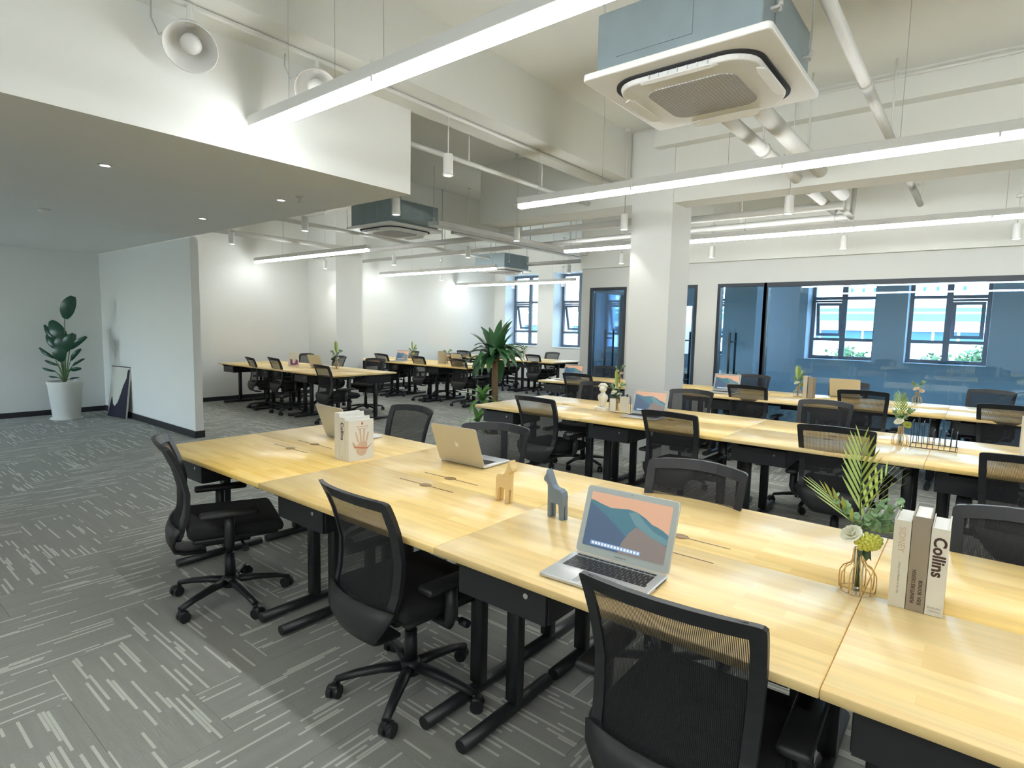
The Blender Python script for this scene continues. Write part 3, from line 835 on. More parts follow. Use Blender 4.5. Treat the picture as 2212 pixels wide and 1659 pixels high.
def pipe(pts, r, label, m='pipe', rings=(), drops=(), n=10, cat='pipe', grp='ceiling pipes'):
    t = tag(empty('ceiling_pipe', pts[0]), label, cat, grp)
    p0 = Vector(pts[0])
    MB().tube([Vector(p) - p0 for p in pts], r, n).build('pipe_run', m, t)
    for q in rings:
        c = Vector(q) - p0; d = (Vector(pts[1]) - p0).normalized()
        MB().tube([c - d * .03, c + d * .03], r * 1.22, n).build('coupling', m, t)
    for q in drops:
        c = Vector(q) - p0
        MB().tube([c, (c.x, c.y, ZC - p0.z - .001)], .008, 6).build('hanger', m, t)
pipe([(-3.78, 3.2, 3.0), (-3.78, 6.1, 3.0)], .022, 'slender white pipe running past the soffit corner toward the column', drops=[(-3.78, 5.14, 3.0), (-3.78, 4.0, 3.0)])
pipe([(-3.42, -2, 3.18), (-3.42, 6.05, 3.18)], .016, 'thin conduit along the beam underside from the soffit to the column', drops=[])
pipe([(-1.48, 3.7, 2.98), (-1.48, 7.9, 2.98)], .048, 'thick white insulated pipe, left of the pair beyond the air conditioner', rings=[(-1.48, 5.0, 2.98), (-1.48, 6.6, 2.98)], drops=[(-1.48, 5.0, 2.98)])
pipe([(-1.28, 3.7, 3.02), (-1.28, 7.3, 3.02)], .06, 'thick white insulated pipe, right of the pair beyond the air conditioner', rings=[(-1.28, 5.6, 3.02)], drops=[(-1.28, 5.6, 3.02)])
pipe([(-.69, -1, 3.1), (-.69, 8.7, 3.1)], .034, 'white sprinkler pipe sloping down the right side of the ceiling view', rings=[(-.69, 4.4, 3.1), (-.69, 7, 3.1)], drops=[(-.69, 5.7, 3.1), (-.69, 8.6, 3.1)])
pipe([(XR - .02, 5.93, 3.66), (-3.1, 5.93, 3.66)], .012, 'thin conduit along the top of the cross beam', drops=[])
pipe([(-3.2, 7.35, 2.93), (-1.28, 7.35, 2.93)], .045, 'upper white pipe of the pair right of the column', drops=[(-2.4, 7.35, 2.93), (-1.6, 7.35, 2.93)])
pipe([(-3.3, 8.05, 2.92), (-1.35, 8.05, 2.92)], .040, 'lower white pipe of the pair right of the column', drops=[(-2.6, 8.05, 2.92)])
pipe([(-1.33, 7.35, 2.93), (-1.33, 8.2, 2.93), (-1.33, 8.25, 3.3)], .03, 'short white pipe joining the pair right of the column', drops=[])
pipe([(-10.9, 6.7, 2.85), (-3.4, 6.9, 2.9)], .045, 'long grey-white pipe crossing the left back ceiling, nearest', 'tray', drops=[(-9, 6.75, 2.86), (-7, 6.8, 2.88), (-5, 6.86, 2.9)])
pipe([(-10.9, 7.8, 2.85), (-3.4, 7.9, 2.9)], .035, 'long grey-white pipe crossing the left back ceiling, middle', 'tray', drops=[(-8, 7.84, 2.86), (-6, 7.87, 2.88)])
pipe([(-10.9, 10.3, 2.9), (-5.7, 10.3, 2.9)], .04, 'long grey-white pipe crossing before the back windows', 'tray', drops=[(-9, 10.3, 2.9)])
pipe([(-9.6, 4.0, 2.95), (-9.6, 7.3, 2.95)], .04, 'white pipe above the leftmost back desks', drops=[(-9.6, 5.5, 2.95)])
pipe([(-7.9, 3.3, 3.0), (-7.9, 9.0, 2.9)], .03, 'white pipe behind the left air conditioner', drops=[(-7.9, 5.6, 2.96)])
def duct(x0, x1, y0, y1, z0, z1, label, rods):
    t = tag(empty('cable_tray', (x0, y0, z0)), label, 'cable tray', 'ceiling cable trays')
    MB().box(0, x1 - x0, 0, y1 - y0, 0, z1 - z0).build('tray_body', 'tray', t, bevel=.004)
    for rx, ry in rods: MB().tube([(rx - x0, ry - y0, z1 - z0), (rx - x0, ry - y0, ZC - z0 - .001)], .006, 6).build('hanger_rod', 'tray', t)
duct(-6.0, -5.86, 6.0, 11.0, 2.82, 2.88, 'narrow white cable tray, left of the pair running to the windows', [(-5.93, 7), (-5.93, 9)])
duct(-5.72, -5.52, 5.3, 12.5, 2.80, 2.86, 'wider white cable tray, right of the pair running to the windows', [(-5.62, 7), (-5.62, 8.9)])
# black drop wire at the right
t = tag(MB().tube([(0, 0, 0), (.01, 0, -.3), (-.005, 0, -.6), (0, 0, -.86)], .006, 6).build('drop_cable', 'gap'), 'black cable dropping from the slab to the second long light', 'cable'); t.location = (.13, 4.58, 3.71)
t = tag(MB().tube([(0, 0, 0), (.02, .0, -.1), (.05, 0, -.16), (-.04, 0, -.4), (-.05, 0, -.62)], .008, 6).build('flexible_cable', 'tray'), 'kinked grey cable dropping to the air conditioner beyond the soffit', 'cable'); t.location = (-6.1, 5.2, 3.7)
# round spot heads on the conduit
def bowl(x, y, z, an, label):
    t = tag(empty('bowl_spotlight', (x, y, z)), label, 'light', 'round bowl spotlights above the soffit')
    t.scale = (1.12, 1.12, 1.12)
    q = Vector((.55, -.30, -.62)).to_track_quat('-Z', 'Y')
    a = MB().lathe([(.010, .13), (.045, .125), (.085, .09), (.110, .04), (.120, .0), (.116, .0), (.104, .03), (.078, .075), (.04, .105), (.01, .108)], n=32)
    bo = a.build('bowl', 'white', t); bo.rotation_mode = 'QUATERNION'; bo.rotation_quaternion = q
    b = MB().lathe([(.005, .005), (.035, .012), (.048, .035), (.040, .07), (.015, .10)], n=18).build('bulb', 'whitemet', t); b.rotation_mode = 'QUATERNION'; b.rotation_quaternion = q
    MB().tube([(0, 0, .10), (0, 0, .16), (0, 0, (3.175 - z) / 1.12)], [.02, .014, .012], 8).build('arm', 'white', t)
    MB().tube([(-.04, -.04, .10), (-.10, -.10, .05), (-.13, -.12, .13), (-.12, -.12, .20)], .004, 6).build('lamp_cord', 'tray', t)
bowl(-3.40, 1.43, 2.96, math.radians(60), 'white bowl spotlight above the soffit face, larger and nearer one')
bowl(-3.42, 2.20, 2.99, math.radians(60), 'white bowl spotlight half hidden behind the brightest long light')
# downlights etc in the dropped ceiling
for k, (x, y) in enumerate([(-4.725, 1.408), (-4.731, 2.689), (-6.271, 2.705)]):
    t = tag(empty('recessed_downlight', (x, y, 2.549)), ['small recessed downlight in the dark soffit, left and nearest', 'small recessed downlight near the soffit right corner', 'small recessed downlight above the niche partition end'][k], 'light', 'recessed downlights in the soffit')
    MB().lathe([(.03, -.004), (.045, -.004), (.047, 0), (.03, 0)], n=18, cap=False).build('trim_ring', 'white', t)
    MB().lathe([(.001, -.002), (.03, -.002)], n=16, cap=False).build('lens', 'spotled', t)
t = tag(empty('smoke_detector', (-7.13, 1.6, 2.55)), 'white smoke detector on the dark soffit', 'smoke detector')
MB().lathe([(.001, -.04), (.035, -.038), (.05, -.018), (.052, 0), (.001, 0)], n=20).build('detector_body', 'white', t)
t = tag(empty('sprinkler_head', (-4.48, 2.71, 2.55)), 'sprinkler head under the soffit near its corner', 'sprinkler')
MB().lathe([(.001, -.008), (.03, -.006), (.032, 0), (.001, 0)], n=16).cyl((0, 0, -.006), (0, 0, -.04), .008, n=8).lathe([(.001, -.048), (.018, -.046), (.018, -.042), (.001, -.042)], n=12).build('sprinkler_body', 'tray', t)

# ================================================================== LAPTOPS
def apple(cx_, cz_, s):
    body = [(0, .36), (.10, .40), (.22, .42), (.36, .36), (.44, .26), (.34, .14), (.32, -.02), (.38, -.16), (.48, -.24), (.40, -.42), (.28, -.56), (.16, -.60), (.04, -.55), (-.06, -.55), (-.18, -.60), (-.30, -.55), (-.42, -.38), (-.50, -.14), (-.50, .10), (-.42, .28), (-.28, .38), (-.14, .40)]
    leaf = [(.02, .46), (.04, .60), (.14, .72), (.26, .76), (.25, .62), (.15, .51)]
    return [(cx_ + a * s, cz_ + b * s) for a, b in body], [(cx_ + a * s, cz_ + b * s) for a, b in leaf]
def laptop(x, y, rz, ang, label, detail=0, w=.325, logo=True, lidm='silverlid', z=.7505):
    """origin: hinge centre on the table; base extends toward local -Y, lid leans back to +Y by ang degrees past vertical"""
    t = tag(empty('laptop', (x, y, z), math.radians(rz)), label, 'laptop', 'open laptops on the desks')
    h, d = w / 2, w * .69
    MB().rbox(-h, h, -d, .0, .002, .014, .004, 2).build('base', 'silver', t)
    kb = MB().box(-h + .022, h - .022, -.125, -.018, .0141, .0146).build('keyboard_well', 'silver', t)
    a = MB()
    kw = (w - .05) / 14
    for r in range(6):
        z0, y0 = .0142, -.022 - r * .0175
        if r == 5:
            x_ = -h + .025
            for q in (1, 1, 1, 1.2, 5, 1.2, 1, 1, 1, .8):
                a.box(x_, x_ + q * kw - .0025, y0 - .015, y0, z0, z0 + .0018); x_ += q * kw
        else:
            off = (r % 2) * .4 * kw; hh = .009 if r == 0 else .015
            x_ = -h + .025
            for q in [1 + (.4 if (r % 2) else 0)] + [1] * 12 + [1 - (.4 if r % 2 else 0)]:
                a.box(x_, x_ + q * kw - .0025, y0 - hh, y0, z0, z0 + .0018); x_ += q * kw
    stuff(a.build('keys', 'key', t))
    if detail: MB().rbox(-.055, .055, -d + .012, -.135, .0135, .0144, .0003, 1).build('trackpad', 'silver', t)
    an = math.radians(ang)
    def L(px, pz, dy=0): return (px, pz * math.sin(an) + dy * math.cos(an) + 0, pz * math.cos(an) - dy * math.sin(an) + .012)
    H = w * .70
    rr_ = .012
    def rr2(hx, z0, z1, r, n=5):
        pts = []
        for cx_, cz_, a0 in ((hx - r, z1 - r, 0), (-hx + r, z1 - r, 90), (-hx + r, z0 + r, 180), (hx - r, z0 + r, 270)):
            for k in range(n + 1):
                q = math.radians(a0 + 90 * k / n); pts.append((cx_ + r * math.cos(q), cz_ + r * math.sin(q)))
        return pts
    lid = MB().prism(rr2(h, .002, H, rr_), .006, lambda a_, b_, tt: L(a_, b_, tt)).build('lid', lidm, t)
    MB().prism(rr2(h - .002, .004, H - .002, rr_), .0008, lambda a_, b_, tt: L(a_, b_, tt - .0008)).build('bezel', 'bezel', t)
    # screen with wallpaper, real flat picture
    s = MB()
    bx, z0, z1 = h - .020, .028, H - .020
    W_, Hh = 2 * bx, z1 - z0
    def poly(pts, mi, dy):
        s.mi = mi
        s.face([s.b.verts.new(L(-bx + u * W_, z0 + v * Hh, dy)) for u, v in pts])
    poly([(0, 0), (1, 0), (1, 1), (0, 1)], 0, -.0010)
    poly([(0, 0), (1, 0), (1, .50), (.93, .56), (.86, .60), (.80, .62), (.72, .70), (.60, .78), (.50, .80), (.38, .78), (.28, .76), (.15, .80), (.06, .84), (0, .85)], 1, -.0013)
    poly([(0, 0), (.75, 0), (.62, .18), (.50, .33), (.38, .46), (.22, .62), (.08, .74), (0, .80)], 2, -.0016)
    poly([(.45, .0), (1, 0), (1, .30), (.88, .38), (.76, .44), (.62, .52), (.55, .40), (.48, .20)], 3, -.0019)
    poly([(.50, .74), (.60, .78), (.72, .62), (.84, .50), (1, .42), (1, .32), (.80, .40), (.60, .55)], 6, -.0022)
    poly([(.10, .04), (.72, .04), (.72, .115), (.10, .115)], 4, -.0025)
    for k in range(15): poly([(.12 + k * .04, .055), (.147 + k * .04, .055), (.147 + k * .04, .10), (.12 + k * .04, .10)], 5, -.0028)
    s.build('screen', ['pink', 'teal', 'navy', 'dune', 'dock', 'iconw', 'ridge'], t, recalc=False)
    if logo:
        b1, b2 = apple(0, H * .52, .026)
        MB().prism(b1, .0006, lambda a_, b_, tt: L(a_, b_, .006 + tt)).prism(b2, .0006, lambda a_, b_, tt: L(a_, b_, .006 + tt)).build('fruit_logo', 'paper', lid)
    if detail:
        text_mesh('lettering', 'MacBook Air', .0075, 'ink', t, Matrix(((1, 0, 0, 0), (0, math.sin(an), -math.cos(an), L(0, .014, -.0012)[1]), (0, math.cos(an), math.sin(an), L(0, .014, -.0012)[2]), (0, 0, 0, 1))), .0001)
        MB().prism([(.0015 * math.cos(k), H - .009 + .0015 * math.sin(k)) for k in range(6)], .0004, lambda a_, b_, tt: L(a_, b_, -.0014 + tt)).build('camera_dot', 'key', t)
        MB().box(h - .0004, h + .0003, -.10, -.02, .0055, .0095).build('ports', 'key', t)
    return t
laptop(-.848, 1.628, 3, 21, 'open silver laptop facing us with mountain wallpaper, nearest foreground', 1, w=.325)
laptop(-2.17, 2.275, 180 + 2, 20, 'silver laptop seen from its lid back with fruit logo, on the nearest desk row', 0)
laptop(-3.26, 2.24, 180 - 3, 20, 'silver laptop lid half hidden behind the two-tone hand cover books', 0, logo=False)
laptop(-2.24, 4.72, 2, 18, 'open laptop with orange mountain screen on the second desk row', 0)
laptop(-2.45, 7.36, 2, 18, 'open laptop with orange mountain screen on the row before the glass wall', 0)
laptop(-1.22, 7.95, 180, 18, 'gold-toned laptop lid on the row before the glass wall', 0, logo=False)
laptop(-4.72, 7.30, 4, 22, 'open laptop with reddish screen at the left end of the glass wall row', 0)
laptop(-8.75, 5.58, 180 + 5, 20, 'laptop lid between the upright book and the flowers, left back', 0, logo=False)
laptop(-9.50, 8.06, 10, 20, 'tiny open laptop with pale screen on the left back middle row', 0)
laptop(-7.85, 8.10, 172, 20, 'white laptop at the right end of the left back middle row', 0, logo=False)
laptop(-9.2, 11.0, 3, 20, 'tiny open laptop beside the window row plant crown', 0)

# ================================================================== BOOKS
def book(x, y, rz, w, d, h, cov, label, group, spine=None, z=.7505):
    """standing book: spine faces local -Y, width w (thickness) along X, depth d toward +Y, height h"""
    t = tag(empty('book', (x, y, z), math.radians(rz)), label, 'book', group)
    c = .003
    MB().box(-w / 2, w / 2, -c, 0, 0, h).box(-w / 2, -w / 2 + c, 0, d, 0, h).box(w / 2 - c, w / 2, 0, d, 0, h).build('cover', cov, t, bevel=.0008)
    MB().box(-w / 2 + c + .0005, w / 2 - c - .0005, .0005, d - .006, .004, h - .008).build('pages', 'paper', t)
    for sp in (spine or []):
        s, size, m_, zc, up_, bold = sp[:6]; xo = sp[6] if len(sp) > 6 else 0
        ang = -PI / 2 if not up_ else PI / 2
        R_ = Matrix.Rotation(PI / 2, 4, 'X') @ Matrix.Rotation(ang, 4, 'Z')
        text_mesh('lettering', s, size, m_, t, Matrix.Translation((xo, -c - .0004, zc)) @ R_, .0003, bold, sp[7] if len(sp) > 7 else 1)
    return t
G = 'three upright books beside the wire vase'
book(-.126, 1.905, 0, .040, .16, .250, 'cream', 'cream book with pinkish lettering, left of the three beside the gold vase', G,
     [('SIDNEY', .022, 'hand', .195, False, 0), ('Sidney and Matilda in the City', .0075, 'inkgrey', .085, False, 0)])
book(-.0835, 1.906, 0, .042, .16, .268, 'taupe', 'taupe FURNITURE DESIGN book, middle of the three beside the gold vase', G,
     [('FURNITURE DESIGN', .0125, 'ink', .070, True, .0002, -.007, .85), ('IDEA  BOOK08', .0125, 'ink', .056, True, .0002, .009, .85)])
book(-.0410, 1.907, 0, .040, .16, .245, 'whitecover', 'white book with big dark lettering, right of the three beside the gold vase', G,
     [('Collins', .040, 'ink', .165, False, .0012)])
t = bpy.data.objects['book.002'] if 'book.002' in bpy.data.objects else t
text_mesh('lettering', 'ENGLISH', .0075, 'inkgrey', t, Matrix.Translation((0, -.0035, .022)) @ Matrix.Rotation(PI / 2, 4, 'X'), .0003)
text_mesh('lettering', 'THESAURUS', .005, 'inkgrey', t, Matrix.Translation((0, -.0035, .013)) @ Matrix.Rotation(PI / 2, 4, 'X'), .0003)
G = 'three upright white books before the laptop'
# stack on desk row 1 left; spines toward the camera's left, cover facing right
rz1 = 0
bx, by = -2.765, 1.885
def at1(k):   # step along the thickness direction
    a = math.radians(rz1); return bx + math.cos(a) * k, by + math.sin(a) * k
for k, (off, w_, h_, cov, lab, sp) in enumerate([(0, .044, .262, 'whitecover', 'white book, rearmost of the three before the half hidden laptop', None),
        (.049, .050, .242, 'whitecover', 'white book with dark spine lettering, middle of the three', [('Collins', .036, 'ink', .165, False, .001), ('ENGLISH', .006, 'inkgrey', .02, True, 0)]),
        (.093, .034, .228, 'whitecover', 'white book with a hand print cover, front of the three', None)]):
    x_, y_ = at1(off)
    t = book(x_, y_, rz1, w_, .165, h_, cov, lab, G, sp)
# hand print on the outer cover (+X side of the last book)
hb = t
def cov(a_, b_, tt): return (.034 / 2 + .0003 + tt, a_, b_)
a = MB()
palm = [(.045, .050), (.060, .030), (.085, .022), (.110, .030), (.122, .060), (.120, .095), (.100, .108), (.070, .105), (.052, .085)]
a.prism(palm, .0004, cov)
for (p, q, l, w_) in ((.060, .104, .055, .010), (.078, .108, .068, .011), (.096, .107, .066, .011), (.113, .098, .052, .010)):
    dx = (p - .088) * .55
    a.prism([(p - w_ / 2, q), (p + w_ / 2, q), (p + dx + w_ / 2, q + l), (p + dx, q + l + .005), (p + dx - w_ / 2, q + l)], .0004, cov)
a.prism([(.052, .060), (.046, .085), (.026, .110), (.018, .104), (.034, .070)], .0004, cov)
a.build('hand_print', 'hand', hb)
MB().prism([(.03, .078), (.075, .066), (.122, .060), (.150, .085), (.152, .088), (.120, .066), (.075, .073), (.032, .084)], .0005, lambda a_, b_, tt: cov(a_, b_, tt + .0003)).build('red_thread', 'inkred', hb)
MB().prism([(.082, .200), (.090, .198), (.094, .208), (.088, .218), (.080, .210)], .0005, cov).build('red_mark', 'inkred', hb)
RX = Matrix(((0, 0, 1, .0178), (1, 0, 0, .088), (0, 1, 0, .190), (0, 0, 0, 1)))
text_mesh('lettering', 'The meaning of hands', .0085, 'inkred', hb, RX, .0002)
text_mesh('lettering', 'Collected drawings and notes', .0055, 'inkgrey', hb, Matrix.Translation((0, 0, -.012)) @ RX, .0002)
# far books
book(-1.50, 7.44, 0, .05, .16, .25, 'taupe', 'taupe book beside the vase before the glass wall, right one', 'books before the glass wall')
book(-1.56, 7.46, 0, .045, .16, .26, 'beige', 'beige book beside the vase before the glass wall, left one', 'books before the glass wall')
book(.285, 4.93, 0, .05, .16, .25, 'whitecover', 'white book at the right frame edge on the second row', None)
t = book(-9.38, 5.42, -35, .04, .17, .25, 'whitecover', 'upright book with purple cover print on the left back row', None)
MB().prism([(.03, .03), (.06, .02), (.15, .03), (.155, .10), (.12, .13), (.11, .06), (.07, .05), (.06, .12), (.03, .13)], .0005, lambda a_, b_, tt: (.0205 + tt, a_, b_)).build('cover_print', 'magenta', t)
t2 = book(-8.52, 8.20, -20, .04, .17, .25, 'beige', 'upright beige book on the left back middle row', None)

# ================================================================== TOYS, STATUE, FRAME, RACK
def horse(x, y, rz, s, mt, label):
    t = tag(empty('toy_horse', (x, y, .7505), math.radians(rz)), label, 'toy horse', 'wooden toy horses on the nearest desk')
    # silhouette in mm-like units, head toward -X
    S = [(-52, 160), (-50, 171), (-40, 186), (-36, 208), (-30, 200), (-24, 190), (-12, 165), (0, 143), (12, 134), (42, 131), (56, 122), (62, 104), (60, 60), (40, 58), (32, 66), (0, 66), (-12, 60), (-26, 62), (-27, 110), (-28, 138), (-36, 150), (-46, 152)]
    T = .019
    a = MB(); a.prism([(u * .001 * s, v * .001 * s) for u, v in S], 2 * T * s, lambda p, q, tt: (p, tt - T * s, q))
    bo = a.build('horse_body', mt, t, bevel=.007 * s)
    bo.modifiers['bevel'].segments = 3
    bo.modifiers['bevel'].angle_limit = math.radians(50)
    for (u0, u1, b0, b1) in ((-27, -7, -25, -9), (36, 61, 42, 59)):
        for sy in (-1, 1):
            sh = 4 if sy > 0 else 0
            l = MB(); yy0, yy1 = (.002, .018) if sy > 0 else (-.018, -.002)
            l.prism([((u0 + sh) * .001 * s, .075 * s), ((b0 + sh) * .001 * s, 0), ((b1 + sh) * .001 * s, 0), (u1 * .001 * s, .075 * s)], (yy1 - yy0) * s, lambda p, q, tt, y0=yy0 * s: (p, y0 + tt, q))
            l.build('leg', mt, t, bevel=.003 * s)
horse(-1.555, 1.915, 180 - 10, .93, 'woodhorse', 'pale yellow wooden toy horse facing right on the nearest desk')
horse(-1.285, 1.89, -8, .93, 'bluehorse', 'blue-grey wooden toy horse facing left beside the yellow one')

t = tag(empty('statue', (-2.70, 4.72, .7505)), 'small white plaster bust on a stepped base by the clip frame', 'statue')
MB().rbox(-.055, .055, -.045, .045, 0, .035, .004, 2).build('statue_base', 'plaster', t)
a = MB().lathe([(.012, .035), (.030, .04), (.026, .06), (.040, .09), (.052, .12), (.048, .145), (.024, .165), (.022, .178)], n=18)
for v in a.b.verts: v.co.y *= .7
a.build('torso', 'plaster', t)
a = MB().lathe([(.006, .172), (.020, .178), (.032, .195), (.034, .212), (.026, .230), (.010, .238)], n=16)
for v in a.b.verts:
    v.co.y *= 1.1
    if v.co.y < -.02 and v.co.z < .21: v.co.y -= .006
a.build('head', 'plaster', t)
MB().tube([(-.045, 0, .225), (-.02, 0, .245), (.015, .0, .248), (.045, 0, .232)], [.012, .016, .016, .010], 8).build('hat_brim', 'plaster', t)

t = tag(empty('clip_frame', (-2.51, 4.70, .7505), math.radians(3)), 'thin wire photo frame holding clipped pale cards on the second row', 'picture frame')
pts = [(-.105, .012), (-.095, .004), (.095, .004), (.105, .012), (.105, .155), (.095, .165), (-.095, .165), (-.105, .155)]
MB().tube([(p, 0, q) for p, q in pts], .0025, 6, closed=True).build('wire_frame', 'darkwire', t)
MB().box(.0, .09, -.003, -.001, .015, .158).build('card', 'cream', t)
MB().box(-.10, -.04, -.002, -.0005, .008, .13).build('card', 'whitecover', t)
for cx_ in (.02, .07): MB().box(cx_ - .006, cx_ + .006, -.005, .005, .155, .178).build('clip', 'darkwire', t)

t = tag(empty('wire_rack', (-.19, 4.86, .7505)), 'dark wire document rack on the second desk row beside the vase', 'rack')
MB().tube([(-.13, -.10, .004), (.13, -.10, .004), (.13, .10, .004), (-.13, .10, .004)], .0028, 6, closed=True).build('base_frame', 'darkwire', t)
for k in range(9):
    x_ = -.125 + k * .031
    hh = .20 if k < 4 else .135
    MB().tube([(x_, -.10, .004), (x_ + .003, -.06, hh), (x_ + .005, .0, hh + .004), (x_ + .003, .06, hh), (x_, .10, .004)] if k % 2 else [(x_, -.10, .004), (x_, -.085, hh * .85), (x_, .085, hh * .85), (x_, .10, .004)], .0024, 6).build('wire_loop', 'darkwire', t)

# ================================================================== VASES AND FLOWERS
def blade(L_, w_, droop, n=6, fold=.12):
    rows = []
    for k in range(n + 1):
        u = k / n
        ww = w_ * math.sin(PI * min(1, .08 + u * .92)) ** .7 if u < 1 else 0
        x_ = L_ * u * (1 - .15 * droop * u); z_ = -droop * L_ * u * u * .6
        rows.append([(x_, -ww / 2, z_ + fold * ww), (x_, 0, z_), (x_, ww / 2, z_ + fold * ww)])
    return rows
def orient(o, d, roll=0):
    d = Vector(d).normalized(); q = d.to_track_quat('X', 'Z'); o.rotation_mode = 'QUATERNION'
    from mathutils import Quaternion
    o.rotation_quaternion = q @ Quaternion((1, 0, 0), roll)
shared = {}
def leafmesh(key, L_, w_, droop, m_):
    if key not in shared:
        o = MB().grid(blade(L_, w_, droop)).build(key, m_, None, recalc=False); me = o.data; bpy.data.objects.remove(o); shared[key] = me
    return shared[key]
def addleaf(name, me, parent, loc, d, roll=0, sc=1):
    o = bpy.data.objects.new(name, me); COL.objects.link(o); o.parent = parent; o.location = loc; orient(o, d, roll); o.scale = (sc,) * 3
    return o
def rose(parent, loc, r, m_, name='rose'):
    a = MB(); rnd = random.Random(int(loc[0] * 1e4))
    for ring, (n_, rr_, tilt, hh) in enumerate(((3, .28, .15, .75), (5, .50, .45, .72), (6, .78, .85, .60), (7, 1.0, 1.25, .42))):
        for k in range(n_):
            an = 2 * PI * k / n_ + ring * .5; wdt = 1.1 * rr_ + .25
            rows = []
            for i in range(5):
                u = i / 4
                rad = rr_ * (.25 + .75 * math.sin(u * PI / 2 * (.6 + tilt * .35))); zz = hh * u - (.25 * u * u if ring > 1 else 0)
                ww = wdt * math.sin(PI * (.15 + .75 * u)) * .8
                rows.append([(r * (rad * math.cos(an) - j * ww * .5 * math.sin(an) - abs(j) * .12 * rad * math.cos(an)), r * (rad * math.sin(an) + j * ww * .5 * math.cos(an) - abs(j) * .12 * rad * math.sin(an)), r * (zz + rnd.uniform(-.03, .03))) for j in (-1, -.5, 0, .5, 1)])
            a.grid(rows)
    o = a.build(name, m_, parent, recalc=False, thick=.0008); o.location = loc
    return o
def wire_vase(x, y, label, z=.7505, s=1.0, group='gold wire vases with glass tubes'):
    t = tag(empty('wire_vase', (x, y, z)), label, 'vase', group); t.scale = (s,) * 3
    prof = [(.046, .003), (.0485, .03), (.047, .055), (.038, .072), (.022, .082), (.0165, .094), (.0155, .13)]
    n_ = 10
    for k in range(n_):
        an = 2 * PI * k / n_
        pts = [(r * math.cos(an), r * math.sin(an), zz) for r, zz in prof]
        if k == 0: w0 = MB().tube(pts, .0018, 5).build('wire', 'gold', t)
        else: c = w0.copy(); COL.objects.link(c); c.rotation_euler.z = an
    a = MB(); 
    for r, zz in ((.046, .003), (.0155, .13)):
        a.tube([(r * math.cos(2 * PI * k / 24), r * math.sin(2 * PI * k / 24), zz) for k in range(24)], .0014, 5, closed=True)
    a.tube([(-.046, 0, .003), (.046, 0, .003)], .0012, 5).tube([(0, -.046, .003), (0, .046, .003)], .0012, 5)
    a.build('ring_frame', 'gold', t)
    MB().lathe([(.001, .006), (.0135, .006), (.0135, .128)], n=16, cap=False).build('glass_tube', 'tube', t)
    return t
def frond(parent, loc, d, L_, roll, n_=11, m_='leafy', ll=.115):
    """palm frond: rachis + leaflets (sub-parts)"""
    d = Vector(d).normalized()
    side = d.cross(Vector((math.cos(roll), math.sin(roll), 0))).normalized(); up = side.cross(d)
    a = MB(); a.tube([Vector((0, 0, 0)), d * L_ * .5, d * L_ * .97], [.0022, .0018, .0008], 5)
    fr_ = a.build('palm_frond', 'stemg', parent); fr_.location = loc
    me = leafmesh('leaflet' + m_ + str(ll), ll, .0085, .05, m_)
    for k in range(n_):
        u = .18 + .80 * k / (n_ - 1)
        for sg in (-1, 1):
            dd = d * 1.0 + side * sg * (1.25 - .75 * u)
            addleaf('leaflet', me, fr_, d * L_ * u, dd, roll=0, sc=(.75 + .5 * math.sin(PI * min(1, u + .1))) * (1.0 if u < .8 else .8))
    return fr_
def euca(parent, loc, pts, n_, seed, s=1.0):
    rnd = random.Random(seed)
    pts = [Vector(p) for p in pts]
    a = MB().tube(pts, .0012, 5).build('eucalyptus_sprig', 'stemg', parent); a.location = loc
    key = 'eucaleaf'
    if key not in shared:
        b = MB(); b.grid([[(u * .020, v * .010 * math.sin(PI * (.12 + .8 * u)), .002 * math.sin(3 * u)) for v in (-1, 0, 1)] for u in (0, .25, .5, .75, 1)])
        o = b.build(key, 'euca', None, recalc=False); shared[key] = o.data; bpy.data.objects.remove(o)
    for k in range(n_):
        u = .15 + .85 * k / n_ * (len(pts) - 1) / (len(pts) - 1)
        f = u * (len(pts) - 1); i = min(int(f), len(pts) - 2); p = pts[i].lerp(pts[i + 1], f - i)
        for q in range(2):
            dd = Vector((rnd.uniform(-1, 1), rnd.uniform(-1, 1), rnd.uniform(-.3, .9)))
            addleaf('eucalyptus_leaf', shared[key], a, p, dd, rnd.uniform(0, 3), s * rnd.uniform(.8, 1.25))
    return a
# near bouquet.  r = camera-right direction, b = away
rv = Vector((.778, .628, 0)); bv = Vector((-.628, .778, 0))
def V3(r_, b_, z_): return rv * r_ + bv * b_ + Vector((0, 0, z_))
wire_vase(-.228, 1.945, 'gold wire bottle vase with glass tube on the nearest desk beside the books')
t = tag(empty('flower_bouquet', (-.228, 1.945, .7505)), 'bouquet of palm frond, eucalyptus, white rose and yellow berries, nearest', 'flowers', 'bouquets in wire vases')
for k, (ex, ez) in enumerate(((-.012, .20), (.004, .22), (.014, .19), (-.004, .21))):
    MB().tube([V3(.004 * (k - 1.5), 0, .012), V3(ex * .3, 0, .11), V3(ex, 0, ez)], .0018, 5).build('flower_stem', 'stemg', t)
frond(t, V3(0, .01, .20), V3(-.02, .06, 1), .24, math.radians(39), 9)
frond(t, V3(.0, .015, .19), V3(.62, .25, 1), .18, math.radians(39), 6)
frond(t, V3(-.01, .005, .19), V3(-.9, .1, 1), .14, math.radians(39), 5)
euca(t, V3(0, 0, .19), [V3(0, 0, 0), V3(-.04, -.01, .05), V3(-.10, -.01, .10)], 12, 1)
euca(t, V3(0, 0, .19), [V3(0, 0, 0), V3(.05, -.01, .04), V3(.11, -.01, .085)], 13, 2)
euca(t, V3(0, 0, .19), [V3(0, 0, 0), V3(.07, -.0, .02), V3(.13, 0, .025)], 13, 3, 1.2)
euca(t, V3(0, 0, .19), [V3(0, 0, 0), V3(.02, -.03, .05), V3(.05, -.03, .10)], 12, 4)
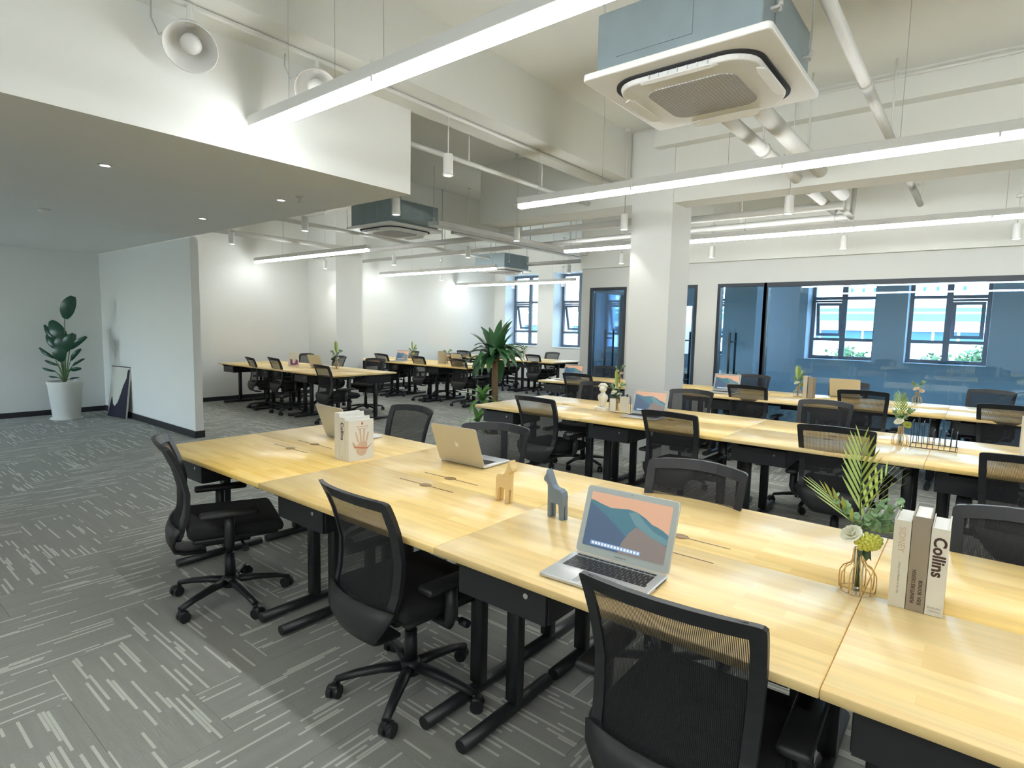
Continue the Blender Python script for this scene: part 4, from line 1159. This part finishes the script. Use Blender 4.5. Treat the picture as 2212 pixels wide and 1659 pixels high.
euca(t, V3(0, 0, .19), [V3(0, 0, 0), V3(.08, -.0, -.005), V3(.14, 0, -.015)], 9, 6, 1.6)
o = rose(t, V3(-.048, -.035, .185), .032, 'petal'); orient(o, (0, 0, 1)); o.rotation_mode = 'XYZ'; o.rotation_euler = (math.radians(35), math.radians(-25), 0)
bs = None; rnd = random.Random(3)
for k in range(44):
    th = k * 2.4; rr_ = math.sqrt(k / 44)
    p = V3(.001 + .040 * rr_ * math.cos(th), -.028 - .022 * math.sqrt(max(0, 1 - rr_ * rr_)), .163 + .026 * rr_ * math.sin(th))
    if bs is None:
        b = bmesh.new(); bmesh.ops.create_icosphere(b, subdivisions=2, radius=.0062); me = bpy.data.meshes.new('berry'); b.to_mesh(me); b.free()
        for f in me.polygons: f.use_smooth = True
        me.materials.append(M['berry']); bs = me
    o = bpy.data.objects.new('berry', bs); COL.objects.link(o); o.parent = t; o.location = p
dl = leafmesh('darkleafmesh', .045, .030, .2, 'darkleaf')
addleaf('dark_leaf', dl, t, V3(.012, -.028, .150), V3(-.2, -.3, -1), 1.2)
addleaf('dark_leaf', dl, t, V3(-.010, -.028, .150), V3(.25, -.3, -1), -1.2)
addleaf('dark_leaf', dl, t, V3(.0, -.020, .152), V3(-.6, -.2, -1), .4)

def small_bouquet(x, y, label, kind=0, s=1.0, z=.7505):
    t = tag(empty('flower_bouquet', (x, y, z)), label, 'flowers', 'bouquets in wire vases'); t.scale = (s,) * 3
    for k in range(3): MB().tube([V3(.004 * (k - 1), 0, .012), V3(.01 * (k - 1), 0, .19)], .0018, 5).build('flower_stem', 'stemg', t)
    if kind in (0, 1):
        frond(t, V3(0, .01, .18), V3(-.05, .06, 1), .16, math.radians(39), 8, ll=.095)
    if kind == 0: frond(t, V3(0, .01, .18), V3(.5, .2, 1), .12, math.radians(39), 6, ll=.095)
    euca(t, V3(0, 0, .17), [V3(0, 0, 0), V3(.04, 0, .05), V3(.07, 0, .09)], 7, 5, 1.5)
    euca(t, V3(0, 0, .17), [V3(0, 0, 0), V3(-.04, 0, .04), V3(-.07, 0, .07)], 6, 7, 1.5)
    o = rose(t, V3(-.03, -.02, .165), .034, 'petal' if kind != 2 else 'blush'); o.rotation_euler = (math.radians(30), math.radians(-20), 0)
    o = rose(t, V3(.022, -.03, .145), .030, 'petal' if kind == 1 else 'berry' if kind == 0 else 'blush'); o.rotation_euler = (math.radians(40), math.radians(20), 0)
    if kind == 1:
        for k in range(5): addleaf('dark_leaf', dl, t, V3(.0, -.02, .15), V3(math.cos(k * 1.3), math.sin(k * 1.3) - .5, -.7 + .2 * k), k, 1.6)
for (x, y, kind, s, where) in [(-.378, 4.80, 0, 1.0, 'on the second row beside the wire rack'), (-2.63, 4.86, 1, 1.0, 'on the second row behind the plaster bust'),
        (-1.66, 7.58, 0, 1.0, 'before the glass wall beside two books'), (-.50, 7.93, 2, 1.0, 'before the glass wall, right of the gold laptop'),
        (-3.95, 7.35, 2, 1.0, 'at the left of the column on the glass wall row'), (-8.40, 5.72, 1, 1.25, 'on the left back row beside the laptop'),
        (-9.42, 8.30, 0, 1.1, 'on the left back middle row, left'), (-8.42, 8.36, 2, 1.1, 'on the left back middle row, centre'), (-8.62, 11.15, 1, 1.2, 'on the left back row by the windows')]:
    wire_vase(x, y, 'small gold wire vase ' + where, s=s)
    small_bouquet(x, y, 'small mixed bouquet ' + where, kind, s)

# ================================================================== PLANTS
def arch_leaf(parent, base, az, el, L_, w_, droop, m_, name='leaf'):
    pts = []; p = Vector(base); e = el
    n_ = 9
    for k in range(n_ + 1):
        pts.append(p.copy()); p = p + Vector((math.cos(az) * math.cos(e), math.sin(az) * math.cos(e), math.sin(e))) * (L_ / n_)
        e -= droop / n_
    sd = Vector((-math.sin(az), math.cos(az), 0)); rows = []
    for k, q in enumerate(pts):
        u = k / n_; ww = w_ * (math.sin(PI * (.10 + .88 * u)) ** .8) * (1 - .25 * u)
        upv = Vector((0, 0, 1)) * ww * .12
        rows.append([q - sd * ww / 2 + upv, q, q + sd * ww / 2 + upv])
    return MB().grid(rows).build(name, m_, parent, recalc=False)
t = tag(empty('potted_dracaena', (-4.27, 5.0, 0)), 'tall corn plant with thick cane and arching leaves behind the second row corner', 'plant')
MB().lathe([(.001, .0), (.13, 0), (.155, .02), (.19, .30), (.185, .31), (.17, .30), (.15, .26)], n=24, cap=False).build('pot', 'pot', t)
MB().lathe([(.001, .262), (.155, .262)], n=20, cap=False).build('soil', 'soil', t)
MB().tube([(0, 0, .20), (.005, 0, .6), (-.01, .01, 1.0), (0, 0, 1.18)], [.042, .038, .036, .034], 12).build('cane', 'trunk', t)
rnd = random.Random(11)
for k in range(52):
    el = math.radians([84, 62, 40, 72, 20, 50, 2, 30][k % 8] + rnd.uniform(-8, 8)); az = k * 2.4 + rnd.uniform(-.2, .2)
    arch_leaf(t, (rnd.uniform(-.02, .02), rnd.uniform(-.02, .02), 1.10 + .12 * rnd.random()), az, el, rnd.uniform(.36, .47) * (1 if el < 1.2 else 1.05), rnd.uniform(.10, .135), rnd.uniform(1.3, 2.2) if el < 1 else .7, 'drac')
for (cz, n_, off) in ((.66, 17, -.10), (.40, 12, -.13)):
    MB().tube([(0, 0, cz - .15), (off * .8, -off * -.8, cz - .05), (off, off, cz)], [.02, .016, .014], 8).build('side_shoot', 'trunk', t)
    for k in range(n_):
        arch_leaf(t, (off, off, cz), k * 2.4, math.radians([75, 45, 20][k % 3]), rnd.uniform(.24, .36), .065, rnd.uniform(.8, 2.0), 'draclight')

t = tag(empty('potted_paddle_plant', (-10.62, 2.52, 0)), 'dark paddle-leaf plant in a tall white pot in the niche corner', 'plant')
MB().lathe([(.001, 0), (.20, 0), (.205, .02), (.001, .02)], n=28).build('saucer', 'pot', t)
MB().lathe([(.001, .02), (.165, .02), (.17, .03), (.215, .52), (.228, .55), (.222, .57), (.205, .57), (.195, .52)], n=32, cap=False).build('pot', 'pot', t)
MB().lathe([(.001, .53), (.20, .53)], n=20, cap=False).build('soil', 'soil', t)
def paddle(p0, p1, L_, w_, az_d, m_='rubber'):
    """leaf with stalk from p0 to p1, blade continues in direction az_d"""
    p0, p1, d = Vector(p0), Vector(p1), Vector(az_d).normalized()
    st = MB().tube([p0, p0.lerp(p1, .5) + Vector((0, 0, .02)), p1], [.010, .008, .005], 6).build('leaf_stalk', 'stemg', t)
    sd = rv.copy()
    sd = (bv.cross(d)).normalized() * .9 + bv * .25
    rows = []
    for k in range(9):
        u = k / 8; ww = w_ * (math.sin(PI * (.05 + .9 * u)) ** .6)
        q = p1 + d * L_ * u + bv * -.03 * math.sin(PI * u)
        rows.append([q - sd * ww / 2 + bv * .01, q - sd * ww / 4, q, q + sd * ww / 4, q + sd * ww / 2 + bv * .01])
    MB().grid(rows).build('leaf', m_, t, recalc=False)
b0 = (0, 0, .54)
paddle(b0, V3(.045, 0, 1.50), .36, .21, V3(.42, 0, 1))
paddle(b0, V3(.03, .02, 1.20), .34, .20, V3(-.85, 0, 1))
paddle(b0, V3(.0, -.02, .98), .30, .22, V3(.15, 0, 1))
paddle(b0, V3(.05, -.03, 1.02), .30, .17, V3(.55, 0, 1))
paddle(b0, V3(-.04, -.02, 1.02), .30, .11, V3(-.8, 0, 1))
paddle(b0, V3(-.07, 0, 1.14), .34, .09, V3(-.85, .1, 1))
paddle(b0, V3(-.02, -.04, .86), .28, .20, V3(.05, 0, 1))
paddle(b0, V3(-.13, 0, .90), .28, .06, V3(-1.1, 0, .75))
paddle(b0, V3(-.08, 0, .80), .22, .045, V3(-1, 0, .35))
paddle(b0, V3(-.12, -.02, .71), .20, .04, V3(-1, 0, .25))
paddle(b0, V3(.10, 0, .88), .24, .07, V3(.9, 0, 1))
paddle(b0, V3(.12, 0, .80), .22, .045, V3(1, 0, .6))
paddle(b0, V3(.09, -.02, .74), .18, .07, V3(1, 0, .15))
paddle(b0, V3(.10, 0, 1.05), .32, .09, V3(1, 0, .75))
paddle(b0, V3(-.10, 0, .62), .14, .03, V3(-1, 0, .1))
paddle(b0, V3(.06, 0, .60), .16, .03, V3(1, 0, .2))

t = tag(empty('potted_palm', (.80, 8.45, 0)), 'broad-leaved green plant reaching in at the right frame edge', 'plant')
MB().lathe([(.001, .0), (.14, 0), (.19, .40), (.18, .41), (.15, .36)], n=24, cap=False).build('pot', 'pot', t)
MB().tube([(0, 0, .05), (0, 0, .7), (.02, 0, 1.0)], [.04, .035, .03], 10).build('cane', 'trunk', t)
rnd = random.Random(5)
for k in range(26):
    arch_leaf(t, (0, 0, rnd.uniform(.85, 1.1)), k * 2.4, math.radians(rnd.choice([70, 45, 25, 10])), rnd.uniform(.45, .62), rnd.uniform(.08, .11), rnd.uniform(.5, 1.3), 'drac')

# leaning picture in the niche corner
t = tag(empty('leaning_picture', (-10.24, 3.06, .0)), 'small black and white abstract picture leaning in the niche corner', 'picture')
t.rotation_euler = (math.radians(-7), 0, math.radians(8))
MB().box(-.27, .27, -.012, .012, .003, .78).build('picture_panel', 'canvasw', t)
MB().prism([(-.27, .005), (.27, .005), (.27, .76), (.215, .74), (.20, .62), (.12, .50), (.06, .36), (.0, .24), (-.08, .17), (-.14, .20), (-.18, .32), (-.20, .28), (-.24, .12)], .002, lambda a_, b_, tt: (a_, -.0125 - tt, b_)).build('black_shape', 'canvask', t)
MB().box(-.272, .272, -.016, .014, .78, .79).build('picture_edge', 'canvask', t)

# office furniture glimpsed through the second door
t = tag(empty('meeting_table', (-3.95, 11.0, 0)), 'white table end glimpsed through the middle door', 'table')
MB().box(-.35, .35, -.6, .6, .72, .75).build('tabletop', 'white', t)
for sx in (-.3, .3):
    for sy in (-.5, .5): MB().box(sx - .02, sx + .02, sy - .02, sy + .02, 0, .72).build('leg', 'blackmet', t)
